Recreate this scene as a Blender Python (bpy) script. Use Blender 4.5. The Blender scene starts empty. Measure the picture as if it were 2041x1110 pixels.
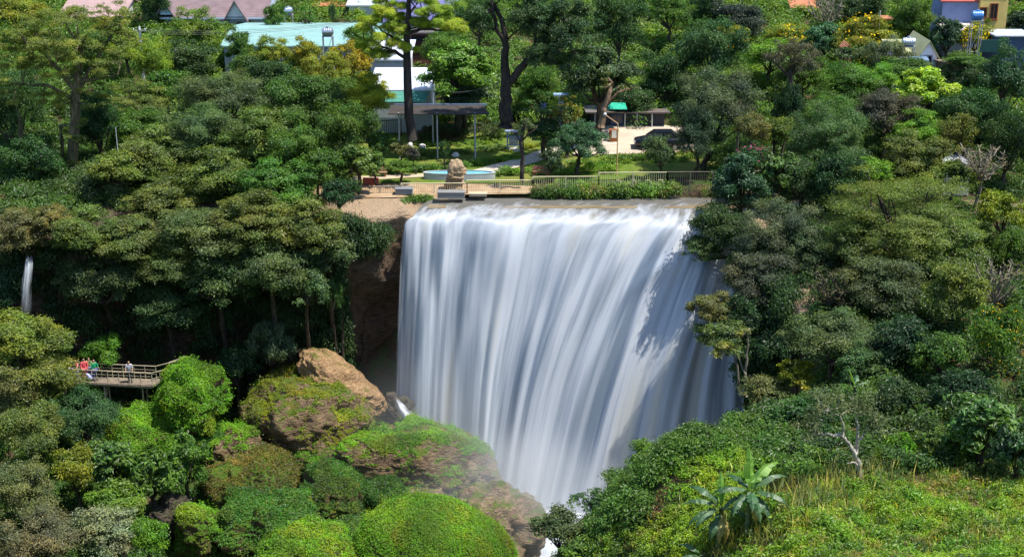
import bpy, math, random
import numpy as np
from mathutils import Vector, Matrix
R_ = math.radians
S = bpy.context.scene
COL = S.collection
rnd = random.Random(7)
# ------------------------------------------------------------------ camera model
F, CX, CY, CH = 2800.0, 1020.5, 555.0, 29.0
PT = R_(19.3); cp, sp = math.cos(PT), math.sin(PT)
def P(px, py, Y):
    a, b = (px-CX)/F, (py-CY)/F
    t = Y/(cp-b*sp)
    return np.array([a*t, Y, CH+t*(-sp-b*cp)])
def SC(px, py, Y):
    b = (py-CY)/F
    return F/(Y/(cp-b*sp))
# ------------------------------------------------------------------ noise
_perm = np.random.default_rng(3).random((64, 64, 64))
def vnoise(p, s=1.0):
    p = np.asarray(p, float)*s
    i = np.floor(p).astype(int); f = p-i; f = f*f*(3-2*f)
    r = 0
    for dx in (0, 1):
        for dy in (0, 1):
            for dz in (0, 1):
                w = (f[:, 0] if dx else 1-f[:, 0])*(f[:, 1] if dy else 1-f[:, 1])*(f[:, 2] if dz else 1-f[:, 2])
                r = r+w*_perm[(i[:, 0]+dx) % 64, (i[:, 1]+dy) % 64, (i[:, 2]+dz) % 64]
    return r*2-1
def fnoise(p, s=1.0, o=4):
    r, a = 0, 1.0
    for k in range(o):
        r = r+a*vnoise(np.asarray(p)+k*17.3, s*2**k); a *= .5
    return r
# ------------------------------------------------------------------ terrain
GPOLY = np.array([(-900, 104), (-60, 98), (-36, 101), (-20, 104), (-12, 106.2), (-8, 106.8), (3, 107), (14, 107), (18.5, 102),
                  (18.5, 90), (16.5, 82), (11.5, 78.5), (7, 75.5), (3, 71.5), (2.5, 66), (4.5, 61), (6, 55), (5.5, 45), (3, 20), (8, 0), (8, -60), (-900, -60)], float)
def gsd(x, y):
    p = np.stack([x, y], -1); n = len(GPOLY)
    d = np.full(x.shape, 1e9); ins = np.zeros(x.shape, bool)
    for i in range(n):
        a, b = GPOLY[i], GPOLY[(i+1) % n]
        e = b-a; w = p-a
        t = np.clip((w@e)/(e@e), 0, 1)
        d = np.minimum(d, np.hypot(w[..., 0]-e[0]*t, w[..., 1]-e[1]*t))
        c = ((a[1] > y) != (b[1] > y)) & (x < (b[0]-a[0])*(y-a[1])/(b[1]-a[1]+1e-12)+a[0])
        ins ^= c
    return np.where(ins, -d, d)
def sstep(t):
    t = np.clip(t, 0, 1); return t*t*(3-2*t)
PY = [-60, 0, 5, 10, 20, 40, 45, 52, 62, 75, 90, 104, 107, 120, 150, 165, 200, 300, 600, 3000]
PZ = [29, 27, 25.0, 21, 13.5, 3.6, 1.6, -1.7, -3.3, -4.6, -3.2, -1.5, -1.4, -1.05, 2.3, 4, 9, 24, 60, 160]
def plateau(x, y):
    z = np.interp(y, PY, PZ)
    z = z+np.clip(x-16, 0, 40)*.05*sstep((95-y)/20)*sstep((y-45)/8)
    ch = sstep((y-102.4)/.8)*sstep((106.6-y)/.5)*sstep((x+8.6)/1.0)
    return z*(1-ch)+(-2.3)*ch
GP = np.array([(0, 97, -25), (8, 95, -25), (12, 90, -24.5), (-5, 98, -24), (2, 88, -24.5), (6, 80, -22), (0, 75, -23), (-9, 96, -18),
    (-14, 97, -15.5), (-15, 90, -18.5), (-8, 88, -22), (-5, 82, -23), (-12, 82, -22.5), (-20, 84, -20), (-22, 92, -16.5), (-27, 97, -16.5),
    (-27, 92, -17), (-35, 96, -14), (-38, 88, -13.5), (-34, 80, -16.5), (-26, 76, -20), (-15, 74, -23), (-36, 72, -18), (-60, 95, -10),
    (-60, 75, -14), (-60, 60, -18), (-30, 60, -18), (0, 60, -17), (-60, 40, -7), (-30, 40, -7), (0, 40, -5), (-60, 20, 10), (-30, 20, 10),
    (0, 20, 11), (-60, 5, 22), (-30, 5, 22), (0, 5, 23), (30, 5, 24), (-30, 0, 26.5), (0, 0, 27), (0, -30, 28), (-60, -30, 28), (-30, 102, -14), (-12, 103, -16), (5, 104, -25)], float)
def gorge(x, y):
    num = 0; den = 0
    for gx, gy, gz in GP:
        w = 1/(((x-gx)**2+(y-gy)**2)+.5)**1.6
        num = num+w*gz; den = den+w
    return num/den
def terr(x, y):
    x = np.asarray(x, float); y = np.asarray(y, float)
    d = gsd(x, y)
    w = 1.3+6.7*sstep((90-y)/12)
    k = sstep(d/w*.5+.5)
    z = gorge(x, y)*(1-k)+plateau(x, y)*k
    return z+.25*np.sin(x*.7+1.3*np.sin(y*.31))*np.sin(y*.55+x*.2)*sstep((100-y)/6)*sstep((y-30)/5)
def tz(x, y): return float(terr(np.array([x]), np.array([y]))[0])
def G(px, py, lo=101, hi=400):
    Y = np.arange(lo, hi, .1)
    a, b = (px-CX)/F, (py-CY)/F
    t = Y/(cp-b*sp); X = a*t; Z = CH+t*(-sp-b*cp)
    h = plateau(X, Y)
    i = int(np.argmax(Z < h)) if (Z < h).any() else len(Y)-1
    return np.array([X[i], Y[i], h[i]])
# ------------------------------------------------------------------ mesh / object helpers
def qmesh(name, V, Q, tone=None, smooth=False, uv=None):
    V = np.asarray(V, np.float32); Q = np.asarray(Q, np.int32)
    me = bpy.data.meshes.new(name)
    me.vertices.add(len(V)); me.vertices.foreach_set('co', V.ravel())
    k = Q.shape[1]
    me.loops.add(Q.size); me.loops.foreach_set('vertex_index', Q.ravel())
    me.polygons.add(len(Q)); me.polygons.foreach_set('loop_start', np.arange(0, Q.size, k, dtype=np.int32))
    me.polygons.foreach_set('use_smooth', np.full(len(Q), smooth))
    if tone is not None:
        at = me.attributes.new('tone', 'FLOAT', 'FACE'); at.data.foreach_set('value', np.asarray(tone, np.float32))
    if uv is not None:
        u = me.uv_layers.new(name='UVMap'); u.data.foreach_set('uv', np.asarray(uv, np.float32)[Q.ravel()].ravel())
    me.update(calc_edges=True); me.validate()
    return me
def pmesh(name, V, Fc, smooth=False):
    me = bpy.data.meshes.new(name)
    me.from_pydata([tuple(map(float, v)) for v in V], [], Fc)
    me.polygons.foreach_set('use_smooth', [smooth]*len(me.polygons))
    me.update(); return me
def setp(o, label=None, cat=None, group=None, kind=None):
    if label: o['label'] = label
    if cat: o['category'] = cat
    if group: o['group'] = group
    if kind: o['kind'] = kind
    return o
def thing(name, label, cat, loc, group=None):
    o = bpy.data.objects.new(name, None); COL.objects.link(o)
    o.empty_display_size = .3
    o.location = [float(v) for v in loc]
    return setp(o, label, cat, group)
def obj(name, me, mat, parent=None, color=None, loc=None):
    o = bpy.data.objects.new(name, me); COL.objects.link(o)
    if mat is not None and len(me.materials) == 0: me.materials.append(mat)
    if parent is not None: o.parent = parent
    if color is not None: o.color = (*color, 1)
    if loc is not None: o.location = [float(v) for v in loc]
    return o
class MB:
    """collects boxes, tubes and sheets in world space"""
    def __init__(s): s.v = []; s.f = []
    def add(s, V, Fc):
        n = len(s.v); s.v += [tuple(map(float, q)) for q in V]; s.f += [tuple(i+n for i in q) for q in Fc]; return s
    def box(s, c, d, rz=0, rx=0):
        m = Matrix.Rotation(rz, 3, 'Z') @ Matrix.Rotation(rx, 3, 'X')
        V = []
        for z in (-.5, .5):
            for y in (-.5, .5):
                for x in (-.5, .5):
                    V.append(m @ Vector((x*d[0], y*d[1], z*d[2]))+Vector([float(q) for q in c]))
        return s.add(V, [(0, 2, 3, 1), (4, 5, 7, 6), (0, 1, 5, 4), (2, 6, 7, 3), (0, 4, 6, 2), (1, 3, 7, 5)])
    def bar(s, a, b, w=.04, h=None):
        return s.tube([a, b], [w/2*1.2, w/2*1.2], 4)
    def tube(s, pts, rad, n=7, cap=True):
        pts = [Vector([float(q) for q in p]) for p in pts]
        V = []; Fc = []
        up0 = Vector((.13, .31, .95))
        for i, p in enumerate(pts):
            d = (pts[min(i+1, len(pts)-1)]-pts[max(i-1, 0)])
            d = d.normalized() if d.length > 1e-9 else Vector((0, 0, 1))
            u = up0 if abs(d.dot(up0)) < .92 else Vector((1, .1, 0))
            a = d.cross(u).normalized(); b = d.cross(a)
            for k in range(n):
                t = 2*math.pi*k/n
                V.append(p+(a*math.cos(t)+b*math.sin(t))*rad[i])
        for i in range(len(pts)-1):
            for k in range(n):
                Fc.append((i*n+k, i*n+(k+1) % n, (i+1)*n+(k+1) % n, (i+1)*n+k))
        if cap:
            Fc.append(tuple(range(n))); Fc.append(tuple(range((len(pts)-1)*n, len(pts)*n))[::-1])
        return s.add(V, Fc)
    def lathe(s, c, prof, n=24, sx=1, sy=1, cap=True):
        V = []; Fc = []
        for r, z in prof:
            for k in range(n):
                t = 2*math.pi*k/n
                V.append((c[0]+r*sx*math.cos(t), c[1]+r*sy*math.sin(t), c[2]+z))
        for i in range(len(prof)-1):
            for k in range(n):
                Fc.append((i*n+k, i*n+(k+1) % n, (i+1)*n+(k+1) % n, (i+1)*n+k))
        if cap and prof[0][0] > 1e-6: Fc.append(tuple(range(n))[::-1])
        if cap and prof[-1][0] > 1e-6: Fc.append(tuple(range((len(prof)-1)*n, len(prof)*n)))
        return s.add(V, Fc)
    def build(s, name, mat, parent=None, color=None, smooth=False, origin=None):
        o = origin if origin is not None else (parent_world(parent) if parent is not None else (0, 0, 0))
        V = [(a-o[0], b-o[1], c-o[2]) for a, b, c in s.v]
        ob = obj(name, pmesh(name, V, s.f, smooth), mat, parent, color)
        if parent is None and origin is not None: ob.location = [float(q) for q in origin]
        return ob
def parent_world(p):
    l = Vector((0, 0, 0))
    while p is not None:
        l = l+p.location; p = p.parent
    return l
# ------------------------------------------------------------------ materials
def newmat(name):
    m = bpy.data.materials.new(name); m.use_nodes = True
    nt = m.node_tree
    for n in list(nt.nodes): nt.nodes.remove(n)
    out = nt.nodes.new('ShaderNodeOutputMaterial')
    return m, nt, out
def N(nt, t, **kw):
    n = nt.nodes.new(t)
    for k, v in kw.items():
        if k.startswith('i_'): n.inputs[k[2:].replace('_', ' ')].default_value = v
        else: setattr(n, k, v)
    return n
def LK(nt, a, b): nt.links.new(a, b)
def mixc(nt, fac, a, b, bt='MIX'):
    n = nt.nodes.new('ShaderNodeMix'); n.data_type = 'RGBA'; n.blend_type = bt
    for sock, v in ((n.inputs[0], fac), (n.inputs[6], a), (n.inputs[7], b)):
        if hasattr(v, 'is_linked'): nt.links.new(v, sock)
        elif isinstance(v, (int, float)): sock.default_value = v
        else: sock.default_value = (*v, 1)
    return n.outputs[2]
def math_(nt, op, a, b=None, c=None, clamp=False):
    n = nt.nodes.new('ShaderNodeMath'); n.operation = op; n.use_clamp = clamp
    for i, v in enumerate((a, b, c)):
        if v is None: continue
        if hasattr(v, 'is_linked'): nt.links.new(v, n.inputs[i])
        else: n.inputs[i].default_value = v
    return n.outputs[0]
def ramp(nt, fac, lo, hi):
    n = nt.nodes.new('ShaderNodeMapRange'); n.inputs[1].default_value = lo; n.inputs[2].default_value = hi
    nt.links.new(fac, n.inputs[0]); return n.outputs[0]
def noise_(nt, scale, detail=4, vec=None, rough=.55, stretch=None):
    if vec is None: vec = N(nt, 'ShaderNodeTexCoord').outputs['Object']
    if stretch:
        mp = N(nt, 'ShaderNodeMapping'); mp.inputs['Scale'].default_value = stretch; LK(nt, vec, mp.inputs[0]); vec = mp.outputs[0]
    n = N(nt, 'ShaderNodeTexNoise'); n.inputs['Scale'].default_value = scale; n.inputs['Detail'].default_value = detail
    n.inputs['Roughness'].default_value = rough
    LK(nt, vec, n.inputs['Vector']); return n.outputs[0]
def bsdf(nt, out, col, rough=.7, spec=.3, bump=None, bstr=.3, bdist=.05, metal=0):
    b = N(nt, 'ShaderNodeBsdfPrincipled'); b.inputs['Roughness'].default_value = rough
    b.inputs['Specular IOR Level'].default_value = spec; b.inputs['Metallic'].default_value = metal
    if hasattr(col, 'is_linked'): LK(nt, col, b.inputs['Base Color'])
    else: b.inputs['Base Color'].default_value = (*col, 1)
    if bump is not None:
        bp = N(nt, 'ShaderNodeBump'); bp.inputs['Strength'].default_value = bstr; bp.inputs['Distance'].default_value = bdist
        LK(nt, bump, bp.inputs['Height']); LK(nt, bp.outputs[0], b.inputs['Normal'])
    LK(nt, b.outputs[0], out.inputs[0]); return b
def leaf_mat(name, trans=.3, gloss=.05, grough=.45):
    m, nt, out = newmat(name)
    oi = N(nt, 'ShaderNodeObjectInfo'); at = N(nt, 'ShaderNodeAttribute', attribute_name='tone')
    k = ramp(nt, at.outputs['Fac'], 0, 1); 
    br = math_(nt, 'MULTIPLY_ADD', k, 1.55, .55)
    c = mixc(nt, 1.0, oi.outputs['Color'], br, 'MULTIPLY')
    hn = noise_(nt, .55, 3)
    c = mixc(nt, 1.0, c, mixc(nt, ramp(nt, hn, .36, .64), (.80, .98, .95), (1.17, 1.05, .85)), 'MULTIPLY')
    warm = mixc(nt, 1.0, c, (1.35, 1.1, .75), 'MULTIPLY')
    c2 = mixc(nt, math_(nt, 'POWER', k, 3.0), c, warm)
    d = N(nt, 'ShaderNodeBsdfDiffuse'); LK(nt, c2, d.inputs[0])
    t = N(nt, 'ShaderNodeBsdfTranslucent')
    tc = mixc(nt, 1.0, c2, (1.5, 1.5, .6), 'MULTIPLY'); LK(nt, tc, t.inputs[0])
    mx = N(nt, 'ShaderNodeMixShader'); mx.inputs[0].default_value = trans
    LK(nt, d.outputs[0], mx.inputs[1]); LK(nt, t.outputs[0], mx.inputs[2])
    g = N(nt, 'ShaderNodeBsdfGlossy'); g.inputs['Roughness'].default_value = grough
    m2 = N(nt, 'ShaderNodeMixShader'); m2.inputs[0].default_value = gloss
    LK(nt, mx.outputs[0], m2.inputs[1]); LK(nt, g.outputs[0], m2.inputs[2])
    LK(nt, m2.outputs[0], out.inputs[0]); return m
def plain(name, col, rough=.7, var=.25, scale=3.0, spec=.3, metal=0, bstr=.15):
    m, nt, out = newmat(name)
    n = noise_(nt, scale, 5)
    k = ramp(nt, n, .3, .7)
    c = mixc(nt, k, tuple(v*(1-var) for v in col), tuple(min(1, v*(1+var)) for v in col))
    bsdf(nt, out, c, rough, spec, n, bstr, .03, metal); return m
MAT = {}
def M(key, *a, **k):
    if key not in MAT: MAT[key] = plain(key, *a, **k)
    return MAT[key]
LEAF = leaf_mat('leaf', .34, .03); LEAFG = leaf_mat('glossy_leaf', .28, .045, .5); PETAL = leaf_mat('petal', .35, .0)
def bark_mat(name, a, b):
    m, nt, out = newmat(name)
    n = noise_(nt, 5, 5, stretch=(1, 1, .25)); c = mixc(nt, ramp(nt, n, .35, .65), a, b)
    bsdf(nt, out, c, .85, .2, n, .5, .06); return m
BARK = bark_mat('bark', (.035, .028, .02), (.11, .09, .065))
BARKP = bark_mat('pale_bark', (.12, .10, .075), (.32, .28, .21))
BARKD = bark_mat('dark_bark', (.018, .015, .012), (.06, .05, .042))
def rock_mat(name, a, b, moss, mossb, thr, strata=1.0, mscale=.9):
    """layered rock whose upward faces carry moss"""
    m, nt, out = newmat(name)
    tc = N(nt, 'ShaderNodeTexCoord').outputs['Object']
    n1 = noise_(nt, 1.2, 6, tc); n2 = noise_(nt, 2.0, 6, tc, .65, (1, 1, 5)); n3 = noise_(nt, mscale, 5, tc); n4 = noise_(nt, 7, 4, tc)
    h = math_(nt, 'ADD', math_(nt, 'MULTIPLY', n2, strata), n4)
    rc = mixc(nt, ramp(nt, n2, .35, .65), a, b); rc = mixc(nt, math_(nt, 'MULTIPLY', ramp(nt, n4, .55, .75), .5), rc, tuple(v*.35 for v in a))
    rc = mixc(nt, math_(nt, 'MULTIPLY', ramp(nt, n1, .5, .8), .4), rc, tuple(min(1, v*1.6) for v in b))
    ge = N(nt, 'ShaderNodeNewGeometry'); sx = N(nt, 'ShaderNodeSeparateXYZ'); LK(nt, ge.outputs['True Normal'], sx.inputs[0])
    k = math_(nt, 'ADD', sx.outputs[2], math_(nt, 'MULTIPLY_ADD', n3, 1.3, -.65))
    k = ramp(nt, k, thr-.12, thr+.12)
    mc = mixc(nt, ramp(nt, n4, .3, .7), moss, mossb)
    mc = mixc(nt, ramp(nt, n1, .5, .7), mc, (mossb[0]*1.3, mossb[1]*.75, mossb[2]*.6))
    c = mixc(nt, k, rc, mc)
    vo = N(nt, 'ShaderNodeTexVoronoi', feature='DISTANCE_TO_EDGE'); mpv = N(nt, 'ShaderNodeMapping'); mpv.inputs['Scale'].default_value = (.7, .7, 3.4)
    LK(nt, tc, mpv.inputs[0]); LK(nt, mpv.outputs[0], vo.inputs['Vector']); vo.inputs['Scale'].default_value = 1.3
    crk = ramp(nt, math_(nt, 'ADD', vo.outputs[0], math_(nt, 'MULTIPLY_ADD', n4, .2, -.1)), .0, .09); h = math_(nt, 'ADD', h, math_(nt, 'MULTIPLY', crk, .25))
    c = mixc(nt, math_(nt, 'MULTIPLY', math_(nt, 'SUBTRACT', 1.0, crk), math_(nt, 'SUBTRACT', .22, math_(nt, 'MULTIPLY', k, .2))), c, tuple(v*.3 for v in a))
    bsdf(nt, out, c, .88, .2, h, .9, .2); return m
# ------------------------------------------------------------------ foliage
def unit(v): return v/np.maximum(np.linalg.norm(v, axis=-1, keepdims=True), 1e-9)
def leafquads(rg, p, n, L, W, droop=.15, axis=None):
    m = len(p)
    r = rg.normal(size=(m, 3)) if axis is None else axis+rg.normal(size=(m, 3))*.35
    a = unit(r-n*(r*n).sum(1, keepdims=True)); b = np.cross(n, a)
    l = (L*rg.uniform(.65, 1.35, (m, 1))); w = (W*rg.uniform(.7, 1.3, (m, 1)))
    dr = np.zeros((m, 3)); dr[:, 2] = -droop*l[:, 0]
    V = np.stack([p-a*l*.5, p+b*w*.5+n*w*.18-a*l*.05, p+a*l*.5+dr, p-b*w*.5+n*w*.18-a*l*.05], 1).reshape(-1, 3)
    return V, np.arange(m*4).reshape(m, 4)
def clump_leaves(rg, C, rc, dens, flat, L, W, up=.55, droop=.15, shell=.55, jag=.25, cen=None, dirn=None):
    """leaf quads in flattened clumps: more leaves on the outside of every clump"""
    per = np.maximum(6, (dens*rc**2).astype(int)); idx = np.repeat(np.arange(len(C)), per); m = len(idx)
    d = unit(rg.normal(size=(m, 3)))
    low = d[:, 2] < -.25; d[low, 2] *= -rg.choice([1, 1, -1], low.sum())
    r = (shell+(1-shell)*rg.random(m)**.6)*(1+jag*rg.normal(size=m)*.5)
    inner = rg.random(m) < .22; r[inner] = rg.random(inner.sum())**.5*.8
    off = d*(r*rc[idx])[:, None]; off[:, 2] *= flat
    p = C[idx]+off
    o = unit(C-(C.mean(0) if cen is None else cen)+1e-6)[idx]
    upv = np.zeros((m, 3)); upv[:, 2] = up
    n = unit(d*.6+o*.3+upv+rg.normal(size=(m, 3))*.42)
    ax = None if dirn is None else np.tile(np.array(dirn, float), (m, 1))
    V, Q = leafquads(rg, p, n, L, W, droop, ax)
    ct = rg.uniform(-.22, .22, len(C))
    tone = np.clip(.42+ct[idx]+rg.normal(size=m)*.2, 0, 1)
    return V, Q, tone
KIND = {  # clump count factor, clump radius, dens, flat, L, W, up, droop, shell, jag
    'broad':  dict(nc=50, rc=(.10, .36), dens=780, flat=.78, L=.19, W=.09, up=.42, droop=.25, jag=.55),
    'layer':  dict(nc=74, rc=(.09, .30), dens=1020, flat=.62, L=.165, W=.08, up=.65, droop=.2, jag=.6),
    'feather': dict(nc=60, rc=(.14, .27), dens=560, flat=.45, L=.15, W=.055, up=.8, droop=.1, jag=.6),
    'dense':  dict(nc=70, rc=(.16, .24), dens=640, flat=.9, L=.17, W=.09, up=.4, droop=.1, jag=.2),
    'big':    dict(nc=44, rc=(.18, .30), dens=430, flat=.75, L=.32, W=.14, up=.5, droop=.3, jag=.3),
    'droop':  dict(nc=46, rc=(.17, .28), dens=560, flat=.9, L=.36, W=.055, up=.2, droop=.6, jag=.4),
    'fine':   dict(nc=84, rc=(.09, .29), dens=860, flat=.75, L=.15, W=.07, up=.55, droop=.15, jag=.62),
    'sparse': dict(nc=30, rc=(.10, .2), dens=520, flat=.5, L=.18, W=.08, up=.7, droop=.15, jag=.6),
    'bare':   dict(nc=46, rc=(.10, .2), dens=170, flat=.6, L=.12, W=.05, up=.5, droop=.1, jag=.8),
    'shrub':  dict(nc=40, rc=(.22, .36), dens=620, flat=.85, L=.18, W=.09, up=.5, droop=.2, jag=.3),
}
_proto = {}
def clump_centres(rg, n, lo=-.45):
    C = []
    ph = rg.uniform(0, 6.28, 6)
    while len(C) < n:
        d = unit(rg.normal(size=3))
        if d[2] < lo: continue
        lob = 1+.13*math.sin(3*math.atan2(d[1], d[0])+ph[0])+.10*math.sin(2*math.atan2(d[1], d[0])+4*d[2]+ph[1])+.08*math.sin(5*d[2]+ph[2])
        r = (rg.uniform(.62, .9) if rg.random() < .75 else rg.uniform(.2, .6))*lob
        C.append(d*r)
    return np.array(C)
def proto(kind, size, var):
    """crown of mean radius `size` metres about the origin and its limbs (point lists, unit radius)"""
    key = (kind, size, var)
    if key in _proto: return _proto[key]
    k = KIND[kind]; rg = np.random.default_rng(abs(hash((len(_proto), 11)))+len(_proto))
    n = int(k['nc']*(.75+.12*size)*(1 if size > 1.2 else .7))
    lo = -.15 if kind == 'shrub' else -.5
    C = clump_centres(rg, n, lo); rc = rg.uniform(*k['rc'], n)*(.9 if size > 3.5 else 1.05)
    V, Q, T = clump_leaves(rg, C*size, rc*size, k['dens'], k['flat'], k['L'], k['W'], k['up'], k['droop'], .55, k['jag'], cen=np.zeros(3))
    me = qmesh(kind+'_crown', V, Q, T)
    me.materials.append(LEAFG if kind in ('big',) else LEAF)
    limbs = []
    sel = rg.permutation(n)[:{'bare': 46, 'feather': 26, 'sparse': 24, 'shrub': 8}.get(kind, 14)]
    root = np.array([0, 0, -.75])
    for i in sel:
        e = C[i]*(.95 if kind in ('bare', 'feather', 'sparse') else .8); mid = (root*.55+e*.45)+np.array([0, 0, -.12])+rg.normal(size=3)*.05
        limbs.append([root*.97, root*.8+mid*.2, mid, e*.6+mid*.4+rg.normal(size=3)*.03, e])
        if kind == 'bare':
            for q in range(3): limbs.append([e*.7+mid*.3, e, e+unit(rg.normal(size=3)+np.array([0, 0, .8]))*.22])
    _proto[key] = (me, limbs)
    return _proto[key]
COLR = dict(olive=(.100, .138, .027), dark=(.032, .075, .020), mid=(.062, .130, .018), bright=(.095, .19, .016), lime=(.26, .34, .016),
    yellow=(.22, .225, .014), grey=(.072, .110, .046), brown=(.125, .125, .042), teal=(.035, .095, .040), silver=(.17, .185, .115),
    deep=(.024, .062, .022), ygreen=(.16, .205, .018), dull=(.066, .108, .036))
_tn = [0]
CP = np.array([(-75, 93.5), (-55, 95.5), (-36, 97.0), (-24, 98.6), (-16, 100.2), (-12.0, 101.2), (-10.0, 102.4), (-7.8, 104.2), (3, 104.7), (13, 104.2), (16.4, 102.2), (18, 98.5), (18.6, 92), (19, 86)])
def cliffy(x): return float(np.interp(x, CP[:8, 0], CP[:8, 1]))
def tree(kind, col, px, py, rx, ry, Y, label, name='tree', cat='tree', group=None, base=None, bark=None, lean=0, tint=1.0, extra=None):
    """one tree: crown centred on a point at depth Y, trunk down to the ground below it"""
    _tn[0] += 1; rg = np.random.default_rng(100+_tn[0])
    for _ in range(3):
        c = P(px, py, Y); s = SC(px, py, Y); ax, az = rx/s, ry/s/.97
        if c[0] < -9.5 and 95 < Y < 104.5 and c[2]-.35*az < -2.0 and Y > cliffy(c[0])-1.0: Y = cliffy(c[0])-1.0
        else: break
    size = min((1.0, 1.7, 2.6, 3.6, 4.8), key=lambda q: abs(math.log(q/((ax*ax*az)**(1/3)))))
    me, limbs = proto(kind, size, _tn[0] % 2)
    if base is None:
        bx, by = c[0]+lean+rg.uniform(-.3, .3), Y+rg.uniform(.1, .5)
    else: bx, by = base
    g = tz(bx, by)-.1
    if kind == 'shrub': g = min(g, c[2]-.6*az)
    b = np.array([bx, by, min(g, c[2]-.4*az)])
    root = thing(name, label, cat, b, group)
    rot = rg.uniform(0, 6.28); cr, sr = math.cos(rot), math.sin(rot)
    cro = obj('crown', me, None, root); cro.location = c-b; cro.rotation_euler = (0, 0, rot); cro.scale = (ax/size, ax/size*.97, az/size)
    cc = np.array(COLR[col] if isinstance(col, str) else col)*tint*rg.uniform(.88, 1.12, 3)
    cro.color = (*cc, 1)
    mb = MB(); tr = max(.06, .075*ax**.9)*(1.25 if kind in ('big', 'feather') else 1)
    top = c+np.array([0, 0, -.70*az])
    if kind != 'shrub' or top[2]-b[2] > .4:
        k = np.linspace(0, 1, 6)[:, None]; pts = b+(top-b)*k
        pts[1:-1] += rg.normal(size=(4, 3))*np.array([.12, .12, 0])*max(.3, ax*.25)
        mb.tube(pts, np.linspace(tr*1.35, tr*.85, 6), 8)
    for lb in limbs:
        q = np.array(lb); q = np.stack([(q[:, 0]*cr-q[:, 1]*sr)*ax, (q[:, 0]*sr+q[:, 1]*cr)*ax, q[:, 2]*az], 1)+c
        th = (.45 if kind in ('bare', 'feather', 'sparse') else .5)*tr
        mb.tube(q, np.linspace(th, max(.012, th*.22), len(q)), 5, False)
    mb.build('trunk' if kind != 'shrub' else 'stem', bark or BARK, root, smooth=True)
    if extra: flowers(root, c, ax, az, extra, rg)
    return root
def flowers(root, c, ax, az, spec, rg):
    colr, cnt, sz = spec
    d = unit(rg.normal(size=(cnt, 3))+np.array([0, -.25, .35])); p = c+d*np.array([ax, ax, az])*rg.uniform(.82, 1.06, (cnt, 1))-np.array(root.location)
    cl = vnoise(p+50, .9) > -.15; p = p[cl]; d = d[cl]
    V, Q = leafquads(rg, p, unit(d+rg.normal(size=d.shape)*.4), sz, sz*.9, 0)
    obj('blossom', qmesh('blossom', V, Q, rg.random(len(Q))), PETAL, root, colr)
def custom_tree(label, Y, base, limbs, crowns, kind, col, name='tree', cat='tree', bark=None, rad=.4, dens=1.0, tint=1.0, vines=0, seed=1, mat=None, group=None):
    """tree with limbs drawn as point lists [(px,py,dY,r)...] and a crown of ellipsoids (px,py,rx,ry,dY)"""
    rg = np.random.default_rng(seed); k = KIND[kind]
    b = P(*base, Y); b[2] = min(b[2], tz(b[0], b[1])+.05)
    root = thing(name, label, cat, b, group); mb = MB()
    for lb in limbs:
        pts = [P(q[0], q[1], Y+q[2]) for q in lb]
        f = np.array(pts); t = np.linspace(0, len(f)-1, 3*len(f)); ii = np.minimum(t.astype(int), len(f)-2); fr = (t-ii)[:, None]
        f2 = f[ii]*(1-fr)+f[ii+1]*fr; f2[1:-1] += rg.normal(size=(len(f2)-2, 3))*.04
        r0 = np.array([q[3] for q in lb]); r2 = r0[ii]*(1-fr[:, 0])+r0[ii+1]*fr[:, 0]
        mb.tube(f2, r2, 9)
    Vs, Qs, Ts = [], [], []; off = 0
    for (px, py, rx, ry, dY) in crowns:
        c = P(px, py, Y+dY); s = SC(px, py, Y+dY); ax, az = rx/s, ry/s
        m = max(5, int(k['nc']*.55*max(.3, ax*az/6)))
        C = clump_centres(rg, m, -.6)*np.array([ax, ax, az])+c
        rc = rg.uniform(*k['rc'], m)*max(ax, 1.6)*(1.15 if ax < 2 else 1)
        if kind == 'needle': rc = rg.uniform(.35, .6, m)
        V, Q, T = clump_leaves(rg, C, rc, k['dens']*dens, k['flat'], k['L'], k['W'], k['up'], k['droop'], .5, k['jag'], cen=c)
        Vs.append(V-b); Qs.append(Q+off); Ts.append(T); off += len(V)
        for i in rg.permutation(m)[:max(3, m//4)]:
            near = min((np.linalg.norm(P(q[0], q[1], Y+q[2])-C[i]), q) for lb in limbs for q in lb[1:])[1]
            s0 = P(near[0], near[1], Y+near[2]); mid = (s0+C[i])/2+rg.normal(size=3)*.15
            mb.tube([s0, mid, C[i]], [min(near[3]*.6, .09), .05, .018], 5, False)
    mb.build('trunk', bark or BARK, root, smooth=True)
    if Vs:
        cr = obj('crown', qmesh('crown', np.concatenate(Vs), np.concatenate(Qs), np.concatenate(Ts)), mat or LEAF, root)
        cr.color = (*(np.array(COLR[col] if isinstance(col, str) else col)*tint), 1)
    return root
KIND['needle'] = dict(nc=60, rc=(.1, .16), dens=1500, flat=.62, L=.34, W=.028, up=.7, droop=.0, jag=.3)
# ------------------------------------------------------------------ camera, sun, sky
cam = bpy.data.cameras.new('camera'); co = bpy.data.objects.new('camera', cam); COL.objects.link(co)
co.location = (0, 0, CH); co.rotation_euler = (math.pi/2-PT, 0, 0)
cam.sensor_width = 36; cam.lens = 36*F/2041; cam.clip_end = 9000; cam.clip_start = .5
S.camera = co
SUN_EL, SUN_AZ = R_(65), R_(105)     # azimuth clockwise from +Y (away from the camera): a little in front of due right
w = bpy.data.worlds.new('World'); S.world = w; w.use_nodes = True
nt = w.node_tree; bg = nt.nodes['Background']
sky = nt.nodes.new('ShaderNodeTexSky'); sky.sky_type = 'NISHITA'; sky.sun_disc = False
sky.sun_elevation = SUN_EL; sky.sun_rotation = SUN_AZ; sky.altitude = 1000; sky.dust_density = .6; sky.ozone_density = 1.5
nt.links.new(sky.outputs[0], bg.inputs[0]); bg.inputs[1].default_value = .15
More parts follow.
